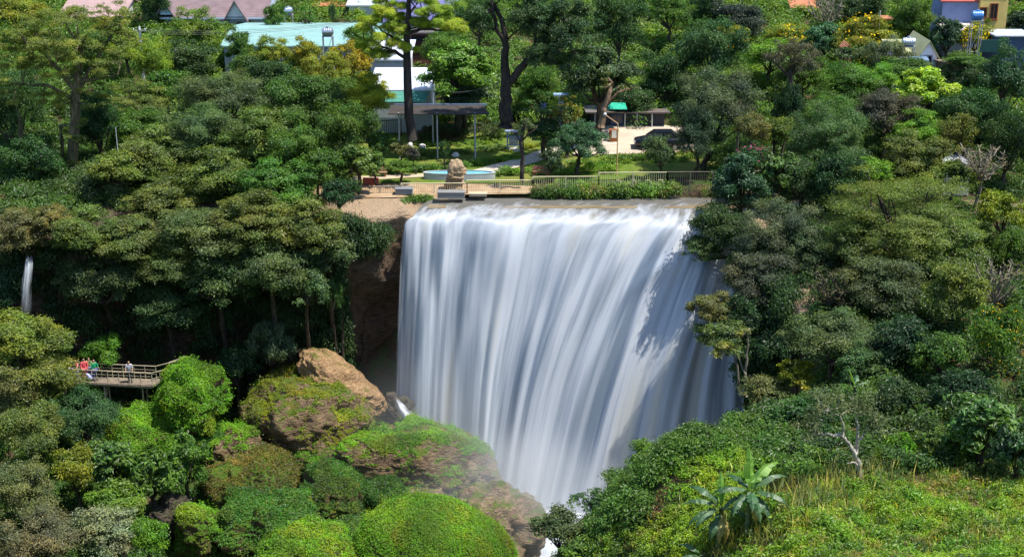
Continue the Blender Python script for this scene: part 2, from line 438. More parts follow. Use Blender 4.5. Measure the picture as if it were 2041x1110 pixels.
sd = Vector((math.cos(SUN_EL)*math.sin(SUN_AZ), math.cos(SUN_EL)*math.cos(SUN_AZ), math.sin(SUN_EL)))
sl = bpy.data.lights.new('sun', 'SUN'); sl.energy = 4.2; sl.angle = R_(.5); sl.color = (1, .955, .88)
so = bpy.data.objects.new('sun', sl); COL.objects.link(so); so.rotation_euler = sd.to_track_quat('Z', 'Y').to_euler(); so.location = (60, 20, 90)
S.view_settings.view_transform = 'Standard'; S.view_settings.look = 'None'; S.view_settings.gamma = 1
S.view_settings.use_curve_mapping = False; S.view_settings.exposure = 0.8
S.cycles.max_bounces = 6; S.cycles.diffuse_bounces = 4; S.cycles.glossy_bounces = 2; S.cycles.transmission_bounces = 4
S.cycles.transparent_max_bounces = 12; S.cycles.volume_bounces = 1; S.cycles.use_denoising = True
S.cycles.sample_clamp_indirect = 4
try: S.cycles.denoising_prefilter = 'ACCURATE'
except Exception: pass
# ------------------------------------------------------------------ ground sheet
def axis(lo, hi, step, far):
    a = np.arange(lo, hi+1e-6, step); e = [hi]; st = step
    while e[-1] < far: st *= 1.3; e.append(e[-1]+st)
    e2 = [lo]; st = step
    return a, e[1:]
xa, xe = axis(-48, 48, .75, 3000); ya, ye = axis(36, 170, .75, 3000)
xs = np.array(sorted([-v for v in xe]+list(xa)+xe)); ys = np.array(list(np.linspace(-60, 34, 24))+list(ya)+ye)
X, Yg = np.meshgrid(xs, ys); Z = terr(X, Yg)
nx, ny = len(xs), len(ys)
I = np.arange(nx*ny).reshape(ny, nx)
Q = np.stack([I[:-1, :-1], I[:-1, 1:], I[1:, 1:], I[1:, :-1]], -1).reshape(-1, 4)
gm, gnt, gout = newmat('forest_floor')
n1 = noise_(gnt, .35, 6); n2 = noise_(gnt, 3.2, 6); n3 = noise_(gnt, .9, 4)
c = mixc(gnt, ramp(gnt, n2, .35, .7), (.035, .028, .018), (.10, .066, .040)); c = mixc(gnt, ramp(gnt, n1, .5, .62), c, (.16, .085, .05))
c = mixc(gnt, math_(gnt, 'MULTIPLY', ramp(gnt, n3, .42, .55), .85), c, (.040, .075, .016))
bsdf(gnt, gout, c, .95, .1, n2, .7, .15)
ground = obj('ground', qmesh('ground', np.stack([X, Yg, Z], -1).reshape(-1, 3), Q, smooth=True), gm); ground['kind'] = 'structure'
# ------------------------------------------------------------------ sheets on the plateau
def ribbon(name, A, B, mat, lift, n=14, m=60, kind='structure'):
    def rs(pl):
        p = np.array([G(*q) for q in pl])[:, :2]; t = np.linspace(0, len(p)-1, m); i = np.minimum(t.astype(int), len(p)-2); f = (t-i)[:, None]
        return p[i]*(1-f)+p[i+1]*f
    a, b = rs(A), rs(B); k = np.linspace(0, 1, n)[None, :, None]
    q = (a[:, None]*(1-k)+b[:, None]*k).reshape(-1, 2)
    V = np.column_stack([q, plateau(q[:, 0], q[:, 1])+lift])
    I = np.arange(m*n).reshape(m, n); Qd = np.stack([I[:-1, :-1], I[1:, :-1], I[1:, 1:], I[:-1, 1:]], -1).reshape(-1, 4)
    me = qmesh(name, V, Qd, smooth=True)
    o = obj(name, me, mat); o['kind'] = kind
    if me.polygons[len(me.polygons)//2].normal.z < 0: me.flip_normals()
    return o
lm, lnt, lout = newmat('lawn')
a1 = noise_(lnt, .35, 5); a2 = noise_(lnt, 4, 5); a3 = noise_(lnt, 1.1, 4)
c = mixc(lnt, ramp(lnt, a2, .3, .7), (.060, .115, .014), (.125, .19, .026)); c = mixc(lnt, ramp(lnt, a1, .45, .7), c, (.17, .17, .04))
c = mixc(lnt, math_(lnt, 'MULTIPLY', ramp(lnt, a3, .6, .72), .6), c, (.17, .115, .055)); bsdf(lnt, lout, c, .95, .1, a2, .6, .08)
sm, snt, sout = newmat('sand_bank')
a1 = noise_(snt, .8, 6); a2 = noise_(snt, 4.5, 6)
c = mixc(snt, ramp(snt, a1, .35, .65), (.30, .19, .105), (.44, .32, .20)); c = mixc(snt, math_(snt, 'MULTIPLY', ramp(snt, a2, .58, .7), .7), c, (.16, .11, .07))
bsdf(snt, sout, c, .95, .1, a2, .8, .12)
ribbon('lawn', [(560, 372), (700, 368), (1000, 366), (1200, 360), (1440, 352)], [(640, 262), (760, 262), (1000, 262), (1200, 262), (1420, 268)], lm, .05, 24, 90)
ribbon('sand_bank', [(600, 398), (720, 397), (800, 396), (930, 391), (1065, 389)], [(560, 374), (700, 371), (820, 369), (960, 369), (1065, 374)], sm, .09)
pm = plain('path_concrete', (.50, .43, .34), .9, .16, 2.2, .15)
ribbon('path', [(960, 352), (1010, 342), (1070, 326), (1120, 306), (1150, 297), (1240, 290)], [(930, 345), (975, 333), (1035, 317), (1080, 300), (1120, 291), (1200, 283)], pm, .10)
ribbon('garden_walk', [(560, 366), (760, 360), (860, 354)], [(560, 360), (760, 352), (860, 348)], M('sand_walk', (.45, .36, .25), .9, .2), .10)
plm = plain('plaza_concrete', (.50, .41, .31), .9, .16, .7, .15)
ribbon('plaza', [(1140, 310), (1240, 309), (1330, 307), (1420, 303)], [(1180, 253), (1240, 252), (1330, 252), (1420, 252)], plm, .08)
# ------------------------------------------------------------------ river and waterfall (one sheet of flowing water, one calm sheet upstream)
def catmull(K, t):
    n = len(K); t = np.clip(t, 0, n-1-1e-6); i = t.astype(int); f = (t-i).reshape((-1,)+(1,)*(K.ndim-1))
    g = lambda j: K[np.clip(i+j, 0, n-1)]
    p0, p1, p2, p3 = g(-1), g(0), g(1), g(2)
    return .5*((2*p1)+(-p0+p2)*f+(2*p0-5*p1+4*p2-p3)*f**2+(-p0+3*p1-3*p2+p3)*f**3)
LINES = [  # lip pixel x, lip depth, lip drop, then (px,py,dY) below the lip
 (818, 102.4, .25, [(802, 452, .5), (792, 570, 1.0), (787, 740, 1.5), (783, 920, 2.0)]),
 (858, 102.4, .15, [(848, 462, .7), (842, 580, 1.4), (837, 740, 2.2), (834, 960, 3.2)]),
 (928, 102.7, .10, [(915, 460, .7), (903, 585, 1.5), (893, 760, 2.5), (885, 1000, 3.6)]),
 (1012, 101.9, .12, [(996, 462, .8), (980, 590, 1.7), (960, 770, 2.9), (945, 1040, 4.2)]),
 (1105, 102.2, .10, [(1080, 462, .8), (1050, 590, 1.8), (1008, 780, 3.1), (968, 1060, 4.6)]),
 (1200, 101.7, .10, [(1165, 466, .9), (1115, 600, 2.0), (1058, 790, 3.4), (1004, 1080, 5.0)]),
 (1290, 101.9, .12, [(1250, 470, 1.0), (1190, 600, 2.3), (1122, 790, 3.8), (1058, 1085, 5.5)]),
 (1352, 101.6, .18, [(1322, 476, 1.1), (1265, 600, 2.4), (1200, 790, 4.1), (1128, 1085, 5.9)]),
 (1398, 101.3, .30, [(1375, 490, 1.2), (1325, 610, 2.7), (1268, 790, 4.3), (1205, 1085, 6.0)]),
 (1430, 101.0, .5, [(1415, 510, 1.3), (1385, 620, 2.7), (1340, 790, 4.4), (1300, 1080, 6.0)]),
 (1458, 100.6, .8, [(1450, 530, 1.2), (1435, 640, 2.5), (1412, 800, 4.2), (1395, 1070, 5.8)]),
 (1490, 100.4, 1.2, [(1490, 560, 1.0), (1488, 660, 2.2), (1482, 810, 3.8), (1480, 1060, 5.4)])]
rows = []
for px, Yl, dz, low in LINES:
    s = SC(px, 415, Yl); xl = (px-CX)/s; zl = -1.78-dz
    r = [np.array([xl+1.5+.05*(px-800)/20, 106.5, -1.62]), np.array([xl+.6+.015*(px-800)/20, 105.0, -1.66-dz*.2]), np.array([xl, Yl+.25, zl+.05])]
    for (qx, qy, dy) in low: r.append(P(qx, qy, Yl-dy))
    rows.append(np.array(r))
K = np.array(rows)                                   # lines x knots x 3
NU, NV = 560, 210
tu = np.linspace(0, len(LINES)-1, NU)
tv = np.concatenate([np.linspace(0, 2, 45, endpoint=False), np.linspace(2, 3.2, 55, endpoint=False), np.linspace(3.2, 6, NV-100)])
Gd = catmull(K, tu)                                  # NU x knots x 3
Gd = np.transpose(catmull(np.transpose(Gd, (1, 0, 2)), tv), (1, 0, 2))   # NU x NV x 3
uu = np.repeat(tu[:, None], NV, 1)/(len(LINES)-1); vv = np.repeat(tv[None], NU, 0)
du = np.gradient(Gd, axis=0); dv = np.gradient(Gd, axis=1)
nm = unit(np.cross(dv, du)); nm[(nm[..., 1] > .2)] *= -1
uf = np.stack([uu*46+.5*np.sin(vv*1.1+uu*9), vv*.42, uu*0+3.1], -1).reshape(-1, 3); u2 = np.stack([uu*17+4+.35*np.sin(vv*.9+uu*5), vv*.26, uu*0+9.7], -1).reshape(-1, 3)
u3 = np.stack([uu*120, vv*.25, uu*0+5.3], -1).reshape(-1, 3); u4 = np.stack([uu*52+np.sin(vv*2)*.8, vv*1.8, uu*0+7.7], -1).reshape(-1, 3)
f1, f2, f3, f4 = [vnoise(q).reshape(NU, NV) for q in (uf, u2, u3, u4)]
low = sstep((vv-2.2)/1.2); lipz = sstep((vv-1.3)/.9)*(1-sstep((vv-3.2)/1.0))
disp = (f2*.56+f1*.20)*(.05+.95*low)+f4*.05*lipz+.012*f3*low
f5 = vnoise(np.stack([uu*22, vv*.5, uu*0+13.3], -1).reshape(-1, 3)).reshape(NU, NV)+.6*vnoise(np.stack([uu*9, vv*.3, uu*0+23.3], -1).reshape(-1, 3)).reshape(NU, NV)
Gd = Gd+nm*disp[..., None]
Gd[..., 1] += f5*.42*lipz; Gd[..., 2] += f5*.10*lipz
# a ledge in the right half where the water breaks
ledge = np.exp(-((vv-(3.35+.9*sstep((.72-uu)/.2)))/.20)**2)*sstep((uu-.55)/.15)
Gd = Gd+nm*(ledge*.22)[..., None]
Iw = np.arange(NU*NV).reshape(NU, NV)
Qw = np.stack([Iw[:-1, :-1], Iw[:-1, 1:], Iw[1:, 1:], Iw[1:, :-1]], -1).reshape(-1, 4)
uvw = np.stack([uu, vv/6], -1).reshape(-1, 2)
wm, wnt, wout = newmat('falling_water')
uv = N(wnt, 'ShaderNodeUVMap').outputs[0]
sx = N(wnt, 'ShaderNodeSeparateXYZ'); LK(wnt, uv, sx.inputs[0])
s1 = noise_(wnt, 1, 3, uv, .5, (34, 2.4, 1)); s2 = noise_(wnt, 1, 4, uv, .6, (130, 3.5, 1)); s3 = noise_(wnt, 1, 2, uv, .5, (12, 1.6, 1)); s4 = noise_(wnt, 1, 5, uv, .6, (46, 7, 1))
s5 = noise_(wnt, 1, 3, uv, .5, (14, .1, 1)); vshift = math_(wnt, 'ADD', sx.outputs[1], math_(wnt, 'MULTIPLY_ADD', s5, .20, -.10))
vtop = ramp(wnt, vshift, .30, .56)            # 0 on the river, 1 once it falls
st = math_(wnt, 'ADD', math_(wnt, 'MULTIPLY', s1, .62), math_(wnt, 'MULTIPLY', s2, .2)); st = math_(wnt, 'ADD', st, math_(wnt, 'MULTIPLY', s3, .60))
foam = ramp(wnt, st, .575, .755)
foam = math_(wnt, 'MAXIMUM', foam, 0.0)
rf = ramp(wnt, math_(wnt, 'ADD', math_(wnt, 'MULTIPLY', s4, .8), math_(wnt, 'MULTIPLY', ramp(wnt, vshift, .10, .56), .50)), .46, .86)
fo = mixc(wnt, vtop, rf, foam)
yel = mixc(wnt, ramp(wnt, s3, .56, .70), (.86, .91, .98), (.89, .865, .77))
thin = mixc(wnt, vtop, (.20, .19, .165), (.30, .38, .48))  # thin water; the blue-grey also paints the depth shade between streaks
wc = mixc(wnt, fo, thin, yel)
pb = N(wnt, 'ShaderNodeBsdfPrincipled'); LK(wnt, wc, pb.inputs['Base Color']); pb.inputs['Roughness'].default_value = .45; pb.inputs['Specular IOR Level'].default_value = .25
tl = N(wnt, 'ShaderNodeBsdfTranslucent'); LK(wnt, wc, tl.inputs[0])
mx = N(wnt, 'ShaderNodeMixShader'); mx.inputs[0].default_value = .38; LK(wnt, pb.outputs[0], mx.inputs[1]); LK(wnt, tl.outputs[0], mx.inputs[2])
eg = ramp(wnt, math_(wnt, 'ADD', sx.outputs[0], math_(wnt, 'MULTIPLY_ADD', s2, .05, -.025)), .002, .022)
tpb = N(wnt, 'ShaderNodeBsdfTransparent'); m3_ = N(wnt, 'ShaderNodeMixShader'); LK(wnt, eg, m3_.inputs[0]); LK(wnt, tpb.outputs[0], m3_.inputs[1]); LK(wnt, mx.outputs[0], m3_.inputs[2])
LK(wnt, m3_.outputs[0], wout.inputs[0])
wf = obj('waterfall', qmesh('waterfall', Gd.reshape(-1, 3), Qw, smooth=True, uv=uvw), wm); wf['kind'] = 'structure'
# calm muddy river behind the sheet
rm, rnt, rout = newmat('muddy_water')
n1 = noise_(rnt, 1.6, 4, stretch=(.35, 1.6, 1)); c = mixc(rnt, ramp(rnt, n1, .35, .65), (.20, .15, .09), (.30, .235, .15))
bsdf(rnt, rout, c, .18, .5, n1, .25, .05)
rx = np.linspace(-8.5, 70, 120); ry = np.linspace(102.6, 107.2, 14)
RX, RY = np.meshgrid(rx, ry); RZ = np.full(RX.shape, -1.70)
Ir = np.arange(RX.size).reshape(RX.shape); keep = ~((RX < 17) & (RY < 103.9)) & (RX > -6.6)
Qr = np.stack([Ir[:-1, :-1], Ir[:-1, 1:], Ir[1:, 1:], Ir[1:, :-1]], -1)[keep[:-1, :-1]].reshape(-1, 4)
rv = obj('river', qmesh('river', np.stack([RX, RY, RZ], -1).reshape(-1, 3), Qr, smooth=True), rm); rv['kind'] = 'structure'
# pool
px_, py_ = np.meshgrid(np.linspace(-9, 14, 40), np.linspace(76, 104, 40))
Ip = np.arange(1600).reshape(40, 40); Qp = np.stack([Ip[:-1, :-1], Ip[:-1, 1:], Ip[1:, 1:], Ip[1:, :-1]], -1).reshape(-1, 4)
fmw = plain('foam_water', (.62, .66, .70), .5, .2, 1.2, .3)
po = obj('pool', qmesh('pool', np.stack([px_, py_, np.full(px_.shape, -23.7)+.1*np.sin(px_*2)*np.sin(py_*1.7)], -1).reshape(-1, 3), Qp, smooth=True), fmw); po['kind'] = 'structure'
# ------------------------------------------------------------------ cliff
pr_d = np.array([-6.5, -3, 0, .35, .25, -.7, -2.1, -2.9, -2.7, -1.9, -.8, .6])
pr_z = np.array([0, 0, -.05, -.9, -3.2, -6, -9, -13, -17, -20, -23, -28.])
nc, npf = 300, 70
tc_ = np.linspace(0, len(CP)-1, nc); cpl = catmull(CP, tc_)
tg = np.gradient(cpl, axis=0); nn = np.stack([tg[:, 1], -tg[:, 0]], -1); nn /= np.linalg.norm(nn, axis=1, keepdims=True)
tp = np.linspace(0, len(pr_d)-1, npf); dd = np.interp(tp, np.arange(len(pr_d)), pr_d); zz = np.interp(tp, np.arange(len(pr_z)), pr_z)
rec = np.interp(tc_, [0, 3, 4, 5, 6, 7, 9, 10, 11, 13], [.5, .5, .8, 1.0, 1.0, 1.0, 1.0, .5, .1, .0])
dfull = np.where(dd[None, :] < 0, np.where(tp[None, :] > 3, dd[None, :]*rec[:, None], dd[None, :]), dd[None, :])
VX = cpl[:, None, 0]+nn[:, None, 0]*dfull; VY = cpl[:, None, 1]+nn[:, None, 1]*dfull
wat = sstep((cpl[:, 0]+6.9)/.4)*sstep((15.5-cpl[:, 0])/1.0)
top = np.where(tp[None] < 2.1, plateau(VX, VY)+.03, (plateau(cpl[:, 0], cpl[:, 1]+.5)+.03)[:, None])
top = np.minimum(top, np.where(wat[:, None] > .3, -3.1, 50)); VZ = top+zz[None]
pp = np.stack([VX, VY, VZ], -1).reshape(-1, 3)
am = (sstep((tp-2)/1.5)[None]*np.ones((nc, 1))).reshape(-1)
q = fnoise(pp*np.array([1, 1, 1.6]), .35, 5)*.7*am+vnoise(pp*np.array([.5, .5, 3.2]), 1.0)*.16*am
nd = np.repeat(nn[:, None], npf, 1).reshape(-1, 2); pp[:, 0] += nd[:, 0]*q; pp[:, 1] += nd[:, 1]*q; pp[:, 2] += vnoise(pp, 1.5)*.12*(1-am)*.4
Ic = np.arange(nc*npf).reshape(nc, npf); Qc = np.stack([Ic[:-1, :-1], Ic[:-1, 1:], Ic[1:, 1:], Ic[1:, :-1]], -1).reshape(-1, 4)
cm, cnt_, cout = newmat('cliff_rock')
tcv = N(cnt_, 'ShaderNodeTexCoord').outputs['Object']
m1 = noise_(cnt_, .5, 6, tcv); m2 = noise_(cnt_, 1.6, 6, tcv, .65, (1, 1, 2.5)); m3 = noise_(cnt_, 6, 5, tcv)
c = mixc(cnt_, ramp(cnt_, m2, .35, .65), (.05, .034, .024), (.13, .09, .058)); c = mixc(cnt_, math_(cnt_, 'MULTIPLY', ramp(cnt_, m1, .5, .7), .5), c, (.15, .08, .042))
c = mixc(cnt_, math_(cnt_, 'MULTIPLY', ramp(cnt_, m3, .55, .75), .6), c, (.03, .025, .02))
sz = N(cnt_, 'ShaderNodeSeparateXYZ'); LK(cnt_, tcv, sz.inputs[0]); c = mixc(cnt_, math_(cnt_, 'MULTIPLY', math_(cnt_, 'MULTIPLY', ramp(cnt_, math_(cnt_, 'ADD', sz.outputs[2], math_(cnt_, 'MULTIPLY', m2, 2.0)), -3.6, -1.4), ramp(cnt_, sz.outputs[0], -15, -13)), .8), c, (.42, .30, .19))
bsdf(cnt_, cout, c, .9, .2, math_(cnt_, 'ADD', m2, m3), .9, .25)
clf = obj('cliff', qmesh('cliff', pp, Qc, smooth=True), cm); clf['kind'] = 'structure'
CLIFF = pp.reshape(nc, npf, 3); CLN = nn
# ------------------------------------------------------------------ mist
def mist(label, px, py, Y, r, dens):
    bmv = []
    me = bpy.data.meshes.new('mist'); import bmesh
    bm = bmesh.new(); bmesh.ops.create_icosphere(bm, subdivisions=4, radius=1); bm.to_mesh(me); bm.free()
    m, nt, out = newmat('mist'); v = N(nt, 'ShaderNodeVolumePrincipled'); v.inputs['Color'].default_value = (.93, .96, 1, 1); v.inputs['Density'].default_value = dens
    v.inputs['Anisotropy'].default_value = .2
    gt = N(nt, 'ShaderNodeTexGradient', gradient_type='SPHERICAL'); LK(nt, N(nt, 'ShaderNodeTexCoord').outputs['Object'], gt.inputs[0])
    nz = noise_(nt, 1.6, 3); LK(nt, math_(nt, 'MULTIPLY', math_(nt, 'POWER', gt.outputs['Fac'], 1.4), math_(nt, 'MULTIPLY', ramp(nt, nz, .25, .7), dens)), v.inputs['Density'])
    LK(nt, v.outputs[0], out.inputs['Volume'])
    o = obj('mist', me, m, loc=P(px, py, Y)); o.scale = r; setp(o, label, 'mist', kind='stuff'); return o
mist('white spray drifting at the foot of the big waterfall', 1030, 1000, 88.5, (9.5, 8.0, 6.0), .42)
mist('thin pale spray hanging between the waterfall and the left cliff', 890, 870, 93.5, (10, 6, 8.0), .12)
# ------------------------------------------------------------------ boulders
import bmesh as _bm
def boulder(label, x0, y0, x1, y1, Y, mat, dy=None, fuzz=None, seed=0, rot=0, name='boulder', pw=2.4, amp=.24, cat='boulder', flatb=True, group=None, skew=0, taper=0):
    if fuzz: amp = amp*1.08
    cx, cy = (x0+x1)/2, (y0+y1)/2; c = P(cx, cy, Y); s = SC(cx, cy, Y)
    kf = .92 if fuzz else 1.0; ax, az = kf*(x1-x0)/2/s, kf*(y1-y0)/2/s/.96; ay = dy or (ax+az)*.55
    az_ = math.sqrt(max(.1, (az**2-(ay*.33)**2*.6))); 
    bm = _bm.new(); _bm.ops.create_icosphere(bm, subdivisions=6, radius=1); 
    V = np.array([v.co[:] for v in bm.verts]); Fc = np.array([[v.index for v in f.verts] for f in bm.faces]); bm.free()
    V = V/((np.abs(V)**pw).sum(1, keepdims=True)**(1/pw))
    d = V.copy(); sz = np.array([ax, ay, az_]); Wd = V*sz
    n = fnoise(Wd+seed*13.7, 1.0/max(.8, ax*.42), 5)+.5*vnoise(Wd+seed*3.1, .42)
    st = np.sin(Wd[:, 2]*9+3*vnoise(Wd+seed, .8))*.03*(Wd[:, 2] < az_*.35)+.10*fnoise(Wd*np.array([1, 1, 3])+seed*3, 1.6, 4)*(V[:, 2] < .45)
    Wd = Wd*(1+amp*n[:, None])+d*st[:, None]
    Wd[:, :2] *= (1-taper*V[:, 2:3])
    Wd[:, 2] += skew*Wd[:, 0]
    if rot:
        m = np.array(Matrix.Rotation(rot, 3, 'Y')); Wd = Wd@m.T
    root = thing(name, label, cat, c-np.array([0, 0, az_]), group)
    Wl = Wd+np.array([0, 0, az_])
    obj('rock', qmesh('rock', Wl, Fc, smooth=True), mat, root)
    if fuzz:
        colr, cnt, L, W, thr, up = fuzz
        if L > .175: L, W, cnt = L*.74, W*.66, int(cnt*1.7)
        else: L, W, cnt = L*.85, W*.85, int(cnt*1.3)
        rg = np.random.default_rng(seed+50)
        tri = Wl[Fc]; fn = np.cross(tri[:, 1]-tri[:, 0], tri[:, 2]-tri[:, 0]); ar = np.linalg.norm(fn, axis=1); fn = fn/ar[:, None]
        if fn[:, 2].mean()*1 < -0.5: fn = -fn
        fc = tri.mean(1); wgt = ar*(fn[:, 2]+.55*vnoise(fc+seed*5, .9)+.25*vnoise(fc, 2.7) > thr)
        if wgt.sum() > 0:
            ii = rg.choice(len(Fc), cnt, p=wgt/wgt.sum()); u = rg.random((cnt, 2)); fl = u.sum(1) > 1; u[fl] = 1-u[fl]
            t = tri[ii]; p = t[:, 0]+(t[:, 1]-t[:, 0])*u[:, :1]+(t[:, 2]-t[:, 0])*u[:, 1:]
            h = .5+.5*vnoise(p+seed, 1.3)
            p = p+fn[ii]*(rg.random((cnt, 1))*L*.9+.6*L*h[:, None])
            # a third of the leaves gathers into ragged tufts
            nt_ = max(8, cnt//140); tc0 = rg.integers(0, cnt, nt_); m3 = rg.random(cnt) < (.26 if L > .175 else .10); wh_ = rg.integers(0, nt_, cnt); tr_ = rg.uniform(.12, .34, nt_)
            off_ = rg.normal(size=(cnt, 3))*tr_[wh_][:, None]*.7; p[m3] = (p[tc0[wh_]]+fn[ii][tc0[wh_]]*(tr_[wh_]*.55)[:, None]+off_)[m3]
            upv = np.zeros((cnt, 3)); upv[:, 2] = up
            Vq, Qq = leafquads(rg, p, unit(fn[ii]+upv+rg.normal(size=(cnt, 3))*.45), L, W, .2)
            tone = np.clip(.4+.35*vnoise(p+seed*7, .55)+.15*vnoise(p, 2.0)+rg.normal(size=cnt)*.17, 0, 1)
            dry = (vnoise(p+seed*11, .6) > .36) & (rg.random(cnt) < .8)
            def part_(nm, sel_, cl_):
                if sel_.sum() < (1500 if 'dry' in nm else 20): return
                v4 = Vq.reshape(-1, 4, 3)[sel_].reshape(-1, 3); obj(nm, qmesh(nm, v4, np.arange(len(v4)).reshape(-1, 4), tone[sel_]), LEAF, root, cl_)
            part_('moss', ~dry, colr); part_('dry_moss', dry, (colr[0]*1.2+.01, colr[1]*.88, colr[2]*1.1))
    return root
RB = rock_mat('brown_mossy_rock', (.10, .065, .04), (.26, .175, .10), (.055, .10, .012), (.10, .135, .014), .74)
RM = rock_mat('deep_mossy_rock', (.07, .05, .032), (.17, .115, .065), (.05, .11, .012), (.09, .15, .014), .12)
RO = rock_mat('orange_slab_rock', (.22, .125, .06), (.40, .26, .135), (.07, .11, .014), (.12, .14, .02), .97, .6)
RG = rock_mat('bare_brown_rock', (.13, .09, .06), (.33, .23, .14), (.07, .11, .02), (.10, .14, .02), .86)
RD = rock_mat('dark_wet_rock', (.03, .027, .024), (.11, .085, .06), (.04, .06, .012), (.05, .07, .012), .95)
RT = rock_mat('tan_rock', (.30, .21, .12), (.55, .41, .25), (.1, .1, .03), (.12, .12, .03), 1.6)
GRN = (.115, .245, .012); GRY = (.17, .215, .012); GRD = (.05, .125, .022); BRM = (.13, .11, .024); EMR = (.06, .165, .022)
boulder('bare orange rock slab sloping down to the cave left of the falls', 585, 728, 775, 802, 97.4, RO, 2.6, None, 3, R_(40), pw=2.8, amp=.22)
boulder('largest rounded boulder with yellow-green moss cap and bare brown striped flank', 486, 748, 744, 918, 95, RB, 4.2, (GRY, 17000, .15, .06, .76, .6), 4, .1, amp=.19, pw=2.7)
boulder('long flat mossy boulder with a bare brown nose pointing to the falls', 678, 846, 978, 992, 92.6, RB, 3.6, (GRN, 18000, .15, .06, .72, .6), 5, .16, amp=.20, pw=2.8)
boulder('bare brown nose rock in mist at the tip of the long mossy boulder', 885, 905, 992, 985, 91.8, RG, 1.8, None, 21, .1, pw=2.6)
boulder('small mossy boulder with an orange-brown side under the largest boulder', 586, 874, 704, 962, 91.5, RB, 1.9, (GRN, 5000, .14, .06, .72, .5), 6, .12)
boulder('mossy boulder with a cracked bare brown face between two green mounds', 408, 848, 532, 968, 91, RB, 2.2, (GRN, 6000, .15, .06, .78, .6), 7, -.05)
boulder('brownish moss mound below the cracked brown face', 416, 905, 596, 1028, 88, RM, 2.8, (BRM, 9000, .15, .07, .42, .5), 8, .1)
boulder('dark green hump of trailing moss right of the brownish mound', 592, 934, 738, 1062, 87.2, RM, 2.5, (GRD, 11000, .16, .06, .42, .4), 9, .28)
boulder('leafy light green mound with pale shoots at the bottom left of centre', 444, 978, 668, 1120, 84.5, RM, 3.2, (EMR, 13000, .17, .08, .36, .6), 10, .1)
boulder('small green boulder with dangling roots beside the dark slanted rock', 346, 1000, 448, 1118, 83.5, RM, 1.9, (GRN, 6500, .15, .07, .5, .5), 11, .1)
boulder('big bright green dome-shaped boulder in the bottom centre foreground', 690, 986, 1050, 1230, 80.5, RM, 4.2, (GRN, 30000, .14, .055, -.1, .6), 12, .24, pw=2.0, amp=.07)
boulder('broad brown boulder half veiled in spray beside the bright green dome', 902, 976, 1078, 1118, 86.5, RG, 3.0, None, 13, .25, pw=2.5)
boulder('low bare brown boulder under the long mossy boulder', 748, 962, 912, 1032, 89, RG, 2.2, (GRN, 1200, .14, .06, .8, .5), 14, .05)
boulder('green leafy mound at the bottom edge left of the bright green dome', 500, 1050, 730, 1180, 79.5, RM, 3.2, (GRN, 14000, .16, .07, .1, .6), 15)
boulder('dark wet rock slanting up between the bushes and the small green boulder', 300, 985, 362, 1092, 84.5, RD, 1.3, None, 16, R_(28), pw=2.8)
boulder('vine-covered green mound right beside the end of the footbridge', 316, 730, 448, 862, 92.2, RM, 3.0, (GRN, 20000, .20, .10, -.2, .5), 17, .3, pw=2.2)
boulder('creeper-covered slope mound below the footbridge posts', 212, 822, 396, 960, 90.3, RM, 3.2, (GRN, 19000, .19, .09, -.5, .5), 18, .35, pw=2.2)
boulder('pale leafy mound between the creeper slope and the cracked brown boulder', 352, 838, 474, 950, 91.8, RM, 2.2, (EMR, 9000, .19, .09, -.4, .5), 19, .1)
boulder('dark green bushy hump wedged under the long mossy boulder', 724, 960, 808, 1022, 87.5, RM, 1.6, (GRD, 5000, .16, .07, -.3, .5), 20)
boulder('green shelf of moss below the dark trailing hump', 640, 1030, 760, 1112, 84, RM, 2.0, (EMR, 6000, .15, .07, -.1, .5), 22)
boulder('bare dark boulder splashed white at the left foot of the falls', 758, 790, 812, 872, 98.4, RD, 1.2, None, 23, .5, amp=.5)
def soft_foam(name, fade=.2):
    m, nt, out = newmat(name); uv = N(nt, 'ShaderNodeUVMap').outputs[0]; sx = N(nt, 'ShaderNodeSeparateXYZ'); LK(nt, uv, sx.inputs[0])
    e = math_(nt, 'MULTIPLY', sx.outputs[1], math_(nt, 'SUBTRACT', 1.0, sx.outputs[1])); e = math_(nt, 'MULTIPLY', e, math_(nt, 'MULTIPLY', ramp(nt, sx.outputs[0], 0, .15), 4.0))
    n = noise_(nt, 1, 4, uv, .6, (3, 9, 1)); k = math_(nt, 'MULTIPLY', ramp(nt, math_(nt, 'ADD', math_(nt, 'MULTIPLY', e, .6), math_(nt, 'MULTIPLY', n, .7)), .45, .95), math_(nt, 'SUBTRACT', 1.0, math_(nt, 'MULTIPLY', sx.outputs[0], fade)))
    d = N(nt, 'ShaderNodeBsdfDiffuse'); d.inputs[0].default_value = (.82, .85, .89, 1); t = N(nt, 'ShaderNodeBsdfTransparent'); x = N(nt, 'ShaderNodeMixShader'); LK(nt, k, x.inputs[0]); LK(nt, t.outputs[0], x.inputs[1]); LK(nt, d.outputs[0], x.inputs[2]); LK(nt, x.outputs[0], out.inputs[0]); return m
# splash sheet running over that rock
sv = []
for i in range(24):
    for j in range(8):
        k = i/23; cx_ = 786+k*70; cy_ = 788+88*k**.75
        p = P(cx_+(j-3.5)*(1.6+k*5), cy_+(j-3.5)*(-.6-k*3.0)+3*vnoise(np.array([[i*.5, j, 0]]))[0], 97.0-k*1.3+.12*(j-3.5)**2*.2)
        sv.append(p)
Is = np.arange(192).reshape(24, 8); Qs_ = np.stack([Is[:-1, :-1], Is[:-1, 1:], Is[1:, 1:], Is[1:, :-1]], -1).reshape(-1, 4)
sp_ = obj('splash', qmesh('splash', sv, Qs_, smooth=True, uv=[(i/23, j/7) for i in range(24) for j in range(8)]), soft_foam('white_foam', .55)); sp_['kind'] = 'structure'
